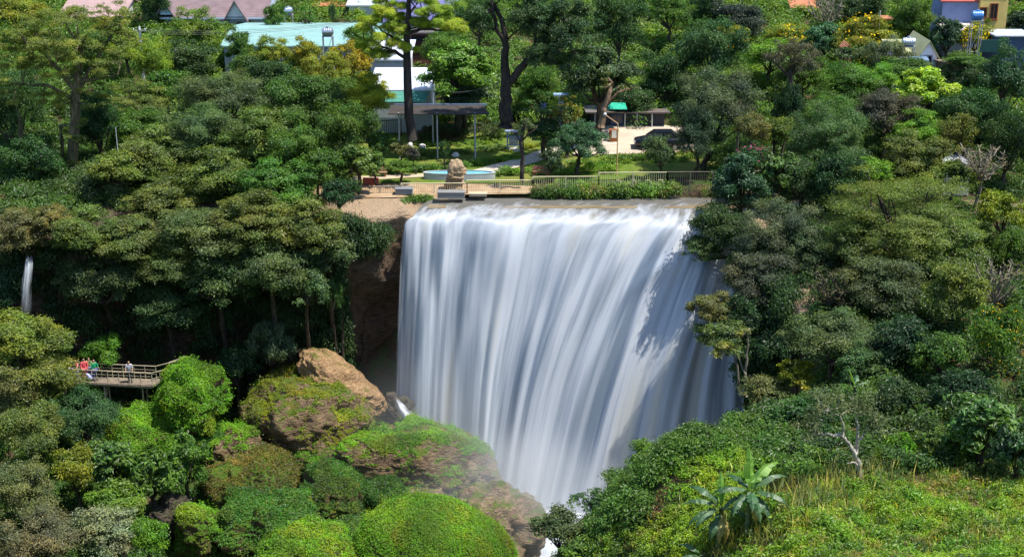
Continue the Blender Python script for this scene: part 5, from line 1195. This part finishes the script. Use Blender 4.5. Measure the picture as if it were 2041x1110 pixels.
# ---- carport with a long sloping canopy, coloured dark for its shaded underside
s = SC(880, 215, 118); root = thing('carport', 'long open shelter with a dark sloping roof behind the pine trunk', 'shelter', G(880, 252))
gx0, gx1 = (776-CX)/s, (976-CX)/s; za = P(880, 211, 119.5)[2]; zb = P(880, 229, 116.5)[2]
V = [(gx0, 119.5, za), (gx1-.6, 119.5, za), (gx1, 116.5, zb), (gx0, 116.5, zb)]; mb = MB().add(V+[(x, y, z+.07) for x, y, z in V], [(3, 2, 1, 0), (4, 5, 6, 7), (0, 1, 5, 4), (1, 2, 6, 5), (2, 3, 7, 6), (3, 0, 4, 7)]); mb.build('roof', M('shaded_canopy', (.06, .052, .046), .9, .25, 1.5, .1), root)
MB().box(((gx0+gx1)/2, 119.56, za+.08), (gx1-gx0-.6, .06, .16)).build('roof_edge', wallm((.18, .27, .42)), root)
for px in (796, 872, 947):
    x = (px-CX)/s; MB().tube([(x, 116.9, -1.2), (x, 116.9, zb+.09)], [.07, .07], 8).build('post', wallm((.42, .43, .44)), root)
    MB().bar((x, 116.9, zb+.03), (x, 119.4, za-.05), .08).build('rafter', wallm((.3, .3, .31)), root)
# iron fence behind the garden
def bars_fence(name, label, pts, h, dx, col, r=.018, cat='fence', top2=True, posts=None, group=None, tr=.03, pw=.05):
    a, b = np.array(pts[0]), np.array(pts[1]); L = np.linalg.norm(b-a); root = thing(name, label, cat, (a+b)/2, group); m = wallm(col)
    up = np.array([0, 0, 1.0])
    MB().bar(a+up*h, b+up*h, tr*2).build('rail', m, root); MB().bar(a+up*h*.12, b+up*h*.12, tr*1.4).build('rail', m, root)
    mb = MB(); n = int(L/dx)
    for i in range(1, n):
        p = a+(b-a)*i/n; mb.tube([p+up*h*.12, p+up*(h*(1.0 if not top2 else .99))], [r, r], 4, False)
    mb.build('infill', m, root)
    for k in (posts or (0, 1)):
        p = a+(b-a)*k; MB().box(p+up*h*.5, (pw*1.6, pw*1.6, h*1.04)).build('post', m, root)
    return root
bars_fence('iron_fence', 'black iron bar fence at the back of the garden left of the pine', (G(712, 277), G(800, 272)), 1.5, .16, (.03, .03, .03), .022, tr=.03)
# riverside fence: five stepped panels
cream = (.62, .55, .34)
fp = [(715, 389, 800, 388.5, 15, (.32, .30, .27)), (800, 389.5, 931, 388, 21, cream), (931, 388.5, 1062, 386.5, 27, cream), (1062, 387, 1193, 385, 34, cream), (1193, 384, 1329, 382, 42, cream), (1329, 382, 1420, 379, 43, (.16, .14, .11))]  # last panel coloured darker than the cream ones
flab = ['low thin grey fence panel on the sandy bank, leftmost of the riverside fence', 'cream fence panel in front of the rock pillar and fountain', 'cream fence panel right of the rock pillar', 'cream fence panel in the middle, behind the bank bushes', 'cream fence panel with ring ornaments passed by the yellow pole', 'darker fence panel at the right end under the trees']
for (x0, y0, x1, y1, hpx, col), lb in zip(fp, flab):
    Yf = 107.0; a, b = P(x0, y0, Yf), P(x1, y1, Yf); zt = plateau(np.array([a[0]]), np.array([Yf]))[0]
    h = hpx/SC(1000, 385, Yf)/.945; a[2] = b[2] = zt-.02; b[2] += .02
    f = bars_fence('fence_panel', lb, (a, b), h, .17, col, .014, group='riverside fence panels', posts=(0, .5, 1), tr=.028, pw=.05)
    if 'ring' in lb:
        mb = MB()
        for k in (.28, .5, .72, .9):
            c = a+(b-a)*k+np.array([0, -.02, h*.5]); pts = [c+.22*np.array([math.cos(t), 0, 1.3*math.sin(t)]) for t in np.linspace(0, 2*math.pi, 14)]; MB().tube(pts, [.022]*14, 5, False).build('ornament', wallm(cream), f)
# ---- fountain basin, rock pillar, blocks, benches
c = G(915, 362); s = SC(915, 355, c[1]+1); r = 71/s; cc = c+np.array([0, r*.22, 0]); root = thing('fountain', 'low oval grey fountain basin with pale blue inside', 'fountain', cc)
MB().lathe(cc, [(r, -.1), (r, .50), (r+.04, .54), (r+.04, .62), (r-.16, .62), (r-.16, .35)], 48, 1, .22).build('basin', wallm((.42, .44, .44)), root, smooth=False)
MB().lathe(cc, [(r-.158, .36), (r-.158, .60), (r-.152, .60), (r-.152, .36)], 48, 1, .22, False).build('lining', wallm((.20, .52, .68)), root)
MB().lathe(cc, [(0.0001, .5), (r-.159, .5)], 48, 1, .22, False).build('water', plain('pool_water', (.16, .48, .62), .15, .12, 1.2, .5), root)
boulder('rugged tan rock pillar standing in front of the fountain basin', 891, 324, 923, 381, G(905, 380)[1], RT, .6, None, 31, .08, name='rock_pillar', cat='rock', pw=4, amp=.30, skew=0, taper=.18)
boulder('tan shoulder rock leaning on the rock pillar', 914, 332, 930, 350, G(905, 378)[1], RT, .4, None, 32, 0, name='rock', cat='rock', amp=.25)
def blk(label, x0, y0, x1, y1, Y, col, name='concrete_block', d=1.0, rz=0):
    q = P((x0+x1)/2, y1, Y); s = SC(x0, y1, Y); h = (y1-y0)/s; w_ = (x1-x0)/s
    ob = MB(); z0 = q[2]
    V = []; b_ = .04; ob.box((q[0], Y+d/2, z0+h*.45), (w_, d, h*.9)); ob.box((q[0], Y+d/2, z0+h*.93), (w_+.08, d+.08, h*.1))
    o = ob.build(name, wallm(col), origin=(q[0], Y+d/2, z0)); setp(o, label, 'block'); return o
blk('small grey concrete plinth by the low fence on the sandy bank', 788, 376, 822, 387, 106.4, (.20, .215, .225), d=.7)
blk('larger grey concrete plinth at the foot of the rock pillar', 872, 383, 926, 396, 105.3, (.22, .215, .20), d=.8)
blk('low sandstone step right of the larger concrete plinth', 935, 386, 970, 392, 105.8, (.5, .4, .27), name='stone_step', d=.6)
def bench(label, px, py, w_, col, red=False):
    g = G(px, py); root = thing('bench', label, 'bench', g, 'garden benches'); m = wallm(col)
    MB().box(g+np.array([0, 0, .44]), (w_, .42, .09)).build('seat', m, root)
    if red: MB().box(g+np.array([0, -.2, .62 if not red else .42]), (w_*1.02, .08, .62), rx=.12).build('backrest', m, root)
    else: MB().box(g+np.array([0, .24, .70]), (w_, .08, .3), rx=-.15).build('backrest', m, root)
    for sx_ in (-.38, .38): MB().box(g+np.array([sx_*w_, 0, .2]), (.14, .36, .40)).build('leg', m, root)
    return root
bench('wooden bench under the shrubs left of the fountain', 756, 354, 1.3, (.30, .19, .11))
bench('dark red bench seen from behind near the low fence', 740, 371, 1.25, (.36, .10, .085), True)
bench('red-brown bench right of the fountain under the small garden tree', 1078, 353, 1.35, (.24, .10, .075))
bench('reddish bench half hidden in bushes at the left end of the garden', 641, 366, 1.2, (.36, .12, .1))
g = G(712, 292); blk('purple and black low wall block left of the garden shrubs', 704, 276, 740, 286, 114.5, (.10, .045, .08), name='low_wall', d=.5)
# notice board
g = G(1024, 302); s = SC(1024, 290, g[1]); root = thing('notice_board', 'blue framed notice board with small roof beside the path', 'sign', g); bm_ = wallm((.26, .36, .58)); h = 1.7
for dx in (-.55, .55): MB().box(g+np.array([dx, 0, h/2-.02]), (.13, .13, h+.04)).build('post', bm_, root)
for z in (.55, 1.35): MB().box(g+np.array([0, 0, z]), (.97, .10, .10)).build('crossbar', bm_, root)
MB().box(g+np.array([0, 0, h+.08]), (1.5, .7, .12)).build('roof', wallm((.22, .26, .36)), root)
MB().box(g+np.array([0, .0, .95]), (.80, .04, .68)).build('panel', plain('faded_poster', (.45, .42, .36), .6, .5, 3.5), root)
MB().box(g+np.array([0, -.03, .95]), (.86, .03, .05)).build('batten', wallm((.7, .7, .7)), root)
# white stones
for i, (px, py, lb, wpx) in enumerate([(1022, 303, 'white painted stone at the foot of the notice board', 22), (818, 294, 'pale stone on the lawn near the pine', 10), (842, 297, 'flat white stone on the lawn right of the pine', 15), (771, 303, 'tall pale garden stone among the shrubs', 7), (908, 314, 'whitish stones in the flower bed', 12), (910, 239, 'white stone heap behind the dark shelter', 24)]):
    g = G(px, py); s = SC(px, py, g[1]); boulder(lb, px-wpx/2, py-7 if i != 3 else py-13, px+wpx/2, py+1, g[1], M('pale_stone', (.60, .57, .52), .8, .2, 3), .3, None, 40+i, 0, name='stone', cat='stone', amp=.2)
# yellow lamp pole with slanting arm
g = G(1229, 352); root = thing('lamp_post', 'thin yellow pole with a slanting orange arm beside the fence', 'pole', g); s = SC(1229, 300, g[1])
ztop = P(1229, 247, g[1])[2]; MB().tube([g, (g[0], g[1], ztop)], [.055, .04], 8).build('pole', wallm((.62, .42, .16)), root); e = P(1206, 229, g[1]); MB().tube([(g[0], g[1], ztop), e], [.04, .035], 8).build('arm', wallm((.55, .33, .18)), root)
MB().lathe((e[0], e[1], e[2]-.05), [(.02, .25), (.14, .12), (.12, 0), (.02, -.04)], 12).build('lamp_head', wallm((.6, .6, .6)), root)
g = G(1222, 285); blk('rusty orange post box with a pale notice under the bare trunk', 1214, 258, 1232, 285, g[1], (.30, .12, .05), name='rusty_post', d=.4)
q = P(1224, 268, g[1]-.15); o = MB().box(q, (.42, .04, .65)).build('notice', wallm((.7, .7, .64)), origin=q); setp(o, 'pale rectangular notice fixed on the rusty post', 'notice')
# blue round-ish sign on a post
g = G(1083, 250, 118); root = thing('road_sign', 'small blue sign on a grey post under the trees', 'sign', g); q = P(1083, 212, g[1]); MB().tube([g, (g[0], g[1], q[2])], [.04, .04], 8).build('post', wallm((.5, .5, .52)), root)
MB().box((g[0], g[1]-.06, q[2]), (.5, .04, .5), rx=0).build('plate', wallm((.06, .12, .42)), root)
# ---- car
g = G(1312, 296); cr = thing('car', 'black car parked in the paved yard, nose to the left', 'car', g); cx, cy = g[0], g[1]; cz = g[2]+.08
carp = plain('black_paint', (.012, .014, .022), .18, .2, 2, .6)
sec = [(-2.15, .42, .62, .62), (-2.05, .30, .80, .74), (-1.2, .24, .96, .84), (-.95, .24, .98, .86), (.9, .24, 1.0, .87), (1.7, .26, .98, .86), (2.1, .32, .9, .80), (2.18, .45, .75, .7)]
V = []; Fq = []
for (x, zl, zh, hw) in sec:
    for (yy, z) in ((-hw*.92, zl), (-hw, (zl+zh)/2), (-hw*.9, zh-.04), (-hw*.6, zh), (hw*.6, zh), (hw*.9, zh-.04), (hw, (zl+zh)/2), (hw*.92, zl)): V.append((cx+x, cy+yy, cz+z))
for i in range(7):
    for k in range(8): Fq.append((i*8+k, i*8+(k+1) % 8, i*8+8+(k+1) % 8, i*8+8+k))
Fq += [tuple(range(8))[::-1], tuple(range(56, 64))]; MB().add(V, Fq).build('body', carp, cr, smooth=True)
def cabin(nm, mt, k, zt):
    V = []
    for (x, z, hw) in ((-1.05, .96, .80), (-.35, zt, .62), (1.1, zt, .62), (1.75, .97, .78)):
        V += [(cx+x, cy-hw*k, cz+z), (cx+x, cy+hw*k, cz+z)]
    MB().add(V, [(0, 2, 3, 1), (2, 4, 5, 3), (4, 6, 7, 5), (0, 6, 4, 2), (1, 3, 5, 7), (0, 1, 7, 6)]).build(nm, mt, cr)
cabin('window', GLASS, 1.0, 1.46)
V = [(cx-.36, cy-.63, cz+1.462), (cx+1.12, cy-.63, cz+1.462), (cx+1.12, cy+.63, cz+1.462), (cx-.36, cy+.63, cz+1.462)]; MB().add(V+[(x, y, z+.05) for x, y, z in V], [(3, 2, 1, 0), (4, 5, 6, 7), (0, 1, 5, 4), (1, 2, 6, 5), (2, 3, 7, 6), (3, 0, 4, 7)]).build('roof', carp, cr)
for x0_, z0_, x1_, z1_ in ((-1.06, .95, -.36, 1.48), (.35, .97, .35, 1.48), (1.12, 1.48, 1.76, .96)):
    for sg in (-1, 1): MB().bar((cx+x0_, cy+sg*(.80 if z0_ < 1.2 else .635), cz+z0_), (cx+x1_, cy+sg*(.80 if z1_ < 1.2 else .635), cz+z1_), .07).build('pillar', carp, cr)
tyre = M('tyre', (.02, .02, .02), .9); rim = M('rim', (.45, .45, .47), .3, .1, 3, .5, .6)
for x in (-1.35, 1.35):
    for sg in (-1, 1):
        wc_ = Vector((cx+x, cy+sg*.80, g[2]+.31)); w0 = MB(); w0.tube([wc_+Vector((0, -.1, 0)), wc_+Vector((0, .1, 0))], [.31, .31], 20); wo = w0.build('wheel', tyre, cr); MB().tube([wc_+Vector((0, -.112, 0)), wc_+Vector((0, .112, 0))], [.19, .19], 16).build('rim', rim, wo)
for sg in (-1, 1): MB().box((cx-2.08, cy+sg*.5, cz+.62), (.12, .34, .14)).build('headlight', M('lens', (.7, .72, .75), .1, .05, 2, .6), cr)
# ---- water tanks, poles, wires
def tank(label, px, py, Y, r, ln, colr, legs, met=.9, vertical=False, base_y=None):
    c = P(px, py, Y); g = tz(c[0], Y) if base_y is None else P(px, base_y, Y)[2]; root = thing('water_tank', label, 'water tank', (c[0], Y, g)); m = plain('tank_%d' % px, colr, .3, .12, 2, .5, met)
    mb = MB(); n = 13; pts = []; rad = []
    for i in range(n):
        k = i/(n-1); pts.append(c+np.array([(k-.5)*ln, 0, 0])); rad.append(r*(.35 if i in (0, n-1) else .96 if i in (1, n-2) else 1 if i % 2 else .965))
    mb.tube(pts, rad, 20); mb.build('tank', m, root, smooth=False)
    MB().lathe((c[0], Y, c[2]+r-.04), [(.16, 0), (.16, .12), (.05, .16)], 12).build('lid', m, root)
    lm_ = wallm((.33, .34, .36)); zt = c[2]-r*.96
    MB().box((c[0], Y, zt-.03), (ln*.95, r*1.7, .06)).build('platform', lm_, root)
    for sx_ in (-1, 1):
        for sy_ in (-1, 1): MB().bar((c[0]+sx_*ln*.42, Y+sy_*r*.75, g-.1), (c[0]+sx_*ln*.42, Y+sy_*r*.75, zt-.06), .07).build('leg', lm_, root)
    br_ = MB()
    for k in range(2 if zt-g > 2.5 else 1):
        h0 = g+(zt-g)*k/2; h1_ = g+(zt-g)*(k+1)/2; br_.bar((c[0]-ln*.42, Y-r*.75, h0), (c[0]+ln*.42, Y-r*.75, h1_), .04); br_.bar((c[0]-ln*.42, Y-r*.75, h1_), (c[0]+ln*.42, Y-r*.75, h1_), .04)
    br_.build('brace', lm_, root); return root
tank('stainless steel water tank on a tall stand before the turquoise roof', 653, 64, 138, .42, 1.15, (.62, .64, .68), 1)
tank('small steel tank behind the drooping dark tree at the top', 575, 22, 158, .42, 1.0, (.66, .70, .76), 1)
tank('blue water tank on a tall white lattice tower at the top right', 1948, 31, 139, .46, 1.2, (.08, .22, .55), 1, .1)
tank('silver water tank beside the small white gabled house', 1811, 84, 131.5, .42, 1.25, (.64, .66, .70), 1)
def pole(label, px, py0, py1, Y, r=.11, arms=True, col=(.52, .51, .48), name='utility_pole', cat='pole'):
    b, t = P(px, py1, Y), P(px, py0, Y); b[2] = min(b[2], tz(b[0], Y)); root = thing(name, label, cat, b); MB().tube([b, (b[0], Y, t[2])], [r*1.3, r], 10).build('shaft', wallm(col), root)
    if arms:
        MB().box((b[0], Y-.12, t[2]-.35), (1.3, .1, .1)).build('crossarm', wallm((.3, .28, .25)), root)
        for dx in (-.55, 0, .55): MB().lathe((b[0]+dx, Y-.12, t[2]-.30), [(.05, 0), (.07, .08), (.03, .18)], 8).build('insulator', wallm((.6, .6, .6)), root)
    return t
pa = pole('grey concrete utility pole at the top left beside the feathery tree', 281, 54, 92, 135)
pole('thin white post inside the left wood below the feathery tree', 235, 254, 304, 106.5, .028, False, (.42, .44, .46), 'white_post', 'post')
pole('thin pale pole left of the orange walled shed', 1752, 22, 52, 149, .06, False)
pole('short concrete post right of the white shed roof', 1441, 20, 45, 156, .08, False)
pb_ = pole('utility pole between the turquoise roof and the white house', 740, 35, 78, 150, .1, True)
pc_ = pole('grey pole right of the green awning behind the big bright tree', 862, 168, 212, 121.5, .06, False)
def wire(label, a, b, sag, r=.012):
    pts = [np.array(a)*(1-k)+np.array(b)*k-np.array([0, 0, sag*4*k*(1-k)]) for k in np.linspace(0, 1, 22)]
    o = MB().tube(pts, [r]*22, 4).build('power_line', wallm((.10, .10, .10)), origin=pts[0]); setp(o, label, 'cable', 'overhead power lines')
for i, dx in enumerate((-.55, 0, .55)):
    wire(['upper', 'middle', 'lower'][i]+' power line strung from the left utility pole across the turquoise roof', pa+np.array([dx, -.12, -.15-.25*i]), pb_+np.array([dx, -.12, -.15]), .6, .016)
wire('black cable hanging from the grey pole to the big forked tree', pc_+np.array([0, 0, -.6]), P(1008, 160, 115.2), .5, .03)
# ---- footbridge
D0 = P(150, 762, 93.2); D1 = P(304, 769, 92.8); up = np.array([0, 0, 1.])
root = thing('footbridge', 'narrow footbridge with metal railing on thin posts at the left', 'footbridge', (D0+D1)/2-up*.1)
wood = plain('deck_boards', (.20, .16, .12), .8, .3, 4); stl = wallm((.42, .36, .24))
dl = D1-D0; ang = math.atan2(dl[1], dl[0]); mid = (D0+D1)/2; Ld = np.linalg.norm(dl)
mb = MB()
for i in range(26):
    p = D0+dl*(i+.5)/26; mb.box(p+np.array([0, .6, -.03]), (Ld/26*.93, 1.3, .05), ang)
mb.build('deck', wood, root)
for yo in (0.02, 1.18): MB().bar(D0+np.array([0, yo, -.13]), D1+np.array([0, yo, -.13]), .10).build('beam', stl, root)
D2 = P(351, 750, 92.7); 
for yo in (0, 1.22):
    o3 = np.array([0, yo, 0])
    for hh in (1.02, .72, .42): MB().bar(D0+o3+up*hh, D1+o3+up*hh, .05 if hh > 1 else .03).build('rail', stl, root)
    for k in np.linspace(0, 1, 8): p = D0+dl*k+o3; MB().bar(p-up*.08, p+up*1.03, .05).build('post', stl, root)
    for hh in (.98, .5): MB().bar(D1+o3+up*(hh+.04), D2+o3+up*(hh-.25), .05).build('rail', stl, root)
for k in (.34, .66): p = D1+(D2-D1)*k; MB().bar(p-up*.2, p+up*.9, .05).build('post', stl, root)
mb = MB()
for i in range(9): p = D1+(D2-D1)*(i+.5)/9; mb.box(p+np.array([0, .6, -.05-.02*i]), (.21, 1.3, .05), ang)
mb.build('ramp', wood, root)
for px in (207, 283):
    for yo in (.05, 1.15):
        p = P(px, 768, 93.1)+np.array([0, yo, -.15]); MB().tube([(p[0], p[1], tz(p[0], p[1])-.3), p], [.06, .055], 8).build('support', stl, root)
E0, E1 = P(338, 735, 94), P(372, 719, 94.4); root = thing('handrail', 'short handrail on the stepped path right of the footbridge', 'railing', E0-up*.3)
MB().bar(E0+up*.5, E1+up*.35, .05).build('rail', stl, root)
for k in (0, .5, 1): p = E0+(E1-E0)*k; MB().bar(p-up*.5, p+up*(.5-.15*k), .045).build('post', stl, root)
# ---- people on the footbridge
def skinmesh(verts, edges, rad, sub=2):
    me = bpy.data.meshes.new('tmp'); me.from_pydata([tuple(v) for v in verts], edges, []); o = bpy.data.objects.new('tmp', me); COL.objects.link(o)
    sk = o.modifiers.new('s', 'SKIN'); sk.use_smooth_shade = True; sb = o.modifiers.new('b', 'SUBSURF'); sb.levels = sub; sb.render_levels = sub
    for v, r in zip(o.data.skin_vertices[0].data, rad): v.radius = r if isinstance(r, tuple) else (r, r)
    o.data.skin_vertices[0].data[0].use_root = True
    dg = bpy.context.evaluated_depsgraph_get(); m = bpy.data.meshes.new_from_object(o.evaluated_get(dg)); bpy.data.objects.remove(o); return m
SKIN = plain('skin', (.42, .25, .17), .6, .06, 5); 
def cloth(c): return M('cloth_%d_%d_%d' % tuple(int(v*100) for v in c), c, .9, .12, 6)
def stripe():
    m, nt, out = newmat('striped_cloth'); tc = N(nt, 'ShaderNodeTexCoord').outputs['Object']; wv = N(nt, 'ShaderNodeTexWave'); wv.bands_direction = 'Z'; wv.inputs['Scale'].default_value = 3.2; LK(nt, tc, wv.inputs[0])
    bsdf(nt, out, mixc(nt, ramp(nt, wv.outputs['Fac'], .45, .55), (.03, .035, .06), (.75, .76, .80)), .9, .1); return m
def person(label, px, H, face, top, bottom, hairc, arm=(0, 0), hat=None, yo=.55, long=False):
    k = (px-150)/154; p = D0+dl*k+np.array([0, yo, 0]); s = H/1.70; root = thing('person', label, 'person', p)
    al, ar = arm
    J = dict(pel=(0, 0, .94), sp=(0, .01, 1.12), ch=(0, .0, 1.30), nk=(0, .01, 1.45), hd=(0, -.015, 1.55), ht=(0, -.01, 1.66),
             ls=(.17, 0, 1.38), rs=(-.17, 0, 1.38), le=(.24, -.02-.10*al, 1.12+.04*al), re=(-.24, -.02-.10*ar, 1.12+.04*ar), lw=(.23, -.06-.30*al, .88+.24*al), rw=(-.23, -.06-.30*ar, .88+.24*ar),
             lh=(.095, 0, .88), rh=(-.095, 0, .88), lk=(.10, -.02, .49), rk=(-.10, -.02, .49), la=(.10, .02, .09), ra=(-.10, .02, .09), lt=(.12, -.17, .035), rt=(-.12, -.17, .035))
    rr = dict(pel=(.15, .11), sp=(.135, .10), ch=(.155, .11), nk=.056, hd=(.078, .092), ht=(.06, .07), ls=.06, rs=.06, le=.043, re=.043, lw=.030, rw=.030, lh=.085, rh=.085, lk=.058, rk=.058, la=.042, ra=.042, lt=.036, rt=.036)
    E = [('pel', 'sp'), ('sp', 'ch'), ('ch', 'nk'), ('nk', 'hd'), ('hd', 'ht'), ('ch', 'ls'), ('ch', 'rs'), ('ls', 'le'), ('rs', 're'), ('le', 'lw'), ('re', 'rw'), ('pel', 'lh'), ('pel', 'rh'), ('lh', 'lk'), ('rh', 'rk'), ('lk', 'la'), ('rk', 'ra'), ('la', 'lt'), ('ra', 'rt')]
    for sd_, wn, el_ in ((1, 'lw', 'le'), (-1, 'rw', 're')):
        wv = np.array(J[wn]); dv = unit(wv-np.array(J[el_])); pm_ = 'p'+wn; J[pm_] = tuple(wv+dv*.07); rr[pm_] = (.034, .018); E.append((wn, pm_)); sw = np.array([0, 1., 0]); sw = unit(sw-dv*(sw@dv))
        for i, ln in enumerate((.068, .078, .072, .056)):
            a0 = wv+dv*.085+sw*(.03-.02*i); n1_ = '%sf%d' % (wn, i); J[n1_] = tuple(a0+dv*ln*.5); J[n1_+'b'] = tuple(a0+dv*ln*.9+np.array([-sd_*.018, 0, 0])); rr[n1_] = .009; rr[n1_+'b'] = .007; E += [(pm_, n1_), (n1_, n1_+'b')]
        J[wn+'t'] = tuple(wv+dv*.06-sw*.055); rr[wn+'t'] = .010; E.append((wn, wn+'t'))
    c_, s_ = math.cos(face), math.sin(face); names = list(J)
    def W(n): x, y, z = J[n]; return ((x*c_-y*s_)*s, (x*s_+y*c_)*s, z*s)
    def sub(keys, grow, nm, mt, lv=2):
        ks = list(keys); me = skinmesh([W(n) for n in ks], [(ks.index(a), ks.index(b)) for a, b in E if a in ks and b in ks], [tuple(np.array(rr[n])*s*grow) if isinstance(rr[n], tuple) else rr[n]*s*grow for n in ks], lv); return obj(nm, me, mt, root)
    sub(names, 1.0, 'body', SKIN)
    sub(['pel', 'sp', 'ch', 'ls', 'rs', 'le', 're'] + (['lw', 'rw'] if long else []), 1.22, 'shirt', top)
    sub(['pel', 'lh', 'rh', 'lk', 'rk', 'la', 'ra'], 1.25, 'trousers', bottom)
    sub(['la', 'lt'], 1.2, 'shoe', cloth((.05, .05, .05))); sub(['ra', 'rt'], 1.2, 'shoe', cloth((.05, .05, .05)))
    hc = Vector(W('hd')); R3 = Matrix.Rotation(face, 3, 'Z')
    def at(x, y, z): return hc+R3 @ Vector((x*s, y*s, z*s))
    MB().lathe(at(0, .018, .0), [(.098*s, -.02*s), (.106*s, .04*s), (.098*s, .09*s), (.07*s, .128*s), (.002, .145*s)], 14).build('hair', cloth(hairc), root, smooth=True)
    f = MB(); f.tube([at(0, -.085, .02), at(0, -.112, -.012), at(0, -.09, -.025)], [.010*s, .016*s, .010*s], 6)
    for sg in (-1, 1): f.tube([at(sg*.088, .0, .02), at(sg*.104, .01, .0), at(sg*.09, 0, -.03)], [.012*s, .018*s, .008*s], 6)
    f.build('face', SKIN, root, smooth=True)
    e_ = MB()
    for sg in (-1, 1): e_.lathe(at(sg*.034, -.088, .022), [(.001, -.01*s), (.012*s, 0), (.001, .01*s)], 8)
    e_.build('eye', cloth((.02, .015, .015)), root); MB().tube([at(-.025, -.094, -.05), at(0, -.099, -.052), at(.025, -.094, -.05)], [.004*s, .007*s, .004*s], 5).build('mouth', cloth((.3, .08, .07)), root)
    if hat is not None: MB().lathe(at(0, .01, .05), [(.17*s, 0), (.11*s, .02*s), (.112*s, .09*s), (.06*s, .135*s), (.002, .14*s)], 16).build('hat', cloth(hat), root, smooth=True)
    return root
person('person in a dark purple top and pale trousers, leftmost in the group', 141, 1.62, 2.6, cloth((.05, .035, .10)), cloth((.62, .68, .80)), (.02, .015, .012), (.2, .6), yo=.62)
person('person in a pink and red top with light blue shorts in the group', 152, 1.66, -.5, cloth((.72, .20, .20)), cloth((.55, .66, .86)), (.02, .015, .012), (.9, .3), yo=.35)
person('person all in coral red with a white hat in the group', 165.5, 1.66, .4, cloth((.66, .09, .11)), cloth((.60, .08, .10)), (.03, .02, .015), (.3, .4), hat=(.78, .74, .68), yo=.65, long=True)
person('person in a light green top with a pale hat in the group', 173, 1.60, 3.0, cloth((.36, .45, .16)), cloth((.22, .24, .42)), (.03, .02, .015), (.2, .2), hat=(.62, .62, .48), yo=.95)
person('person in an emerald green shirt and blue trousers, right end of the group', 186.5, 1.68, .9, cloth((.01, .24, .10)), cloth((.06, .10, .24)), (.02, .015, .012), (.5, .2), yo=.5, long=True)
person('person in a black and white striped shirt standing apart on the footbridge', 257, 1.70, .15, stripe(), cloth((.025, .04, .06)), (.02, .015, .012), (.5, .5), yo=.45)
q0, q1 = P(172, 744, 93.0), P(183, 756, 92.95); o = MB().tube([q0, q0*.8+q1*.2, q0*.3+q1*.7, q1], [.03, .11, .13, .02], 10).build('folded_cloth', plain('blue_white_cloth', (.42, .45, .85), .8, .4, 6), origin=q0); setp(o, 'blue and white bundle leaning against the footbridge railing', 'bundle')
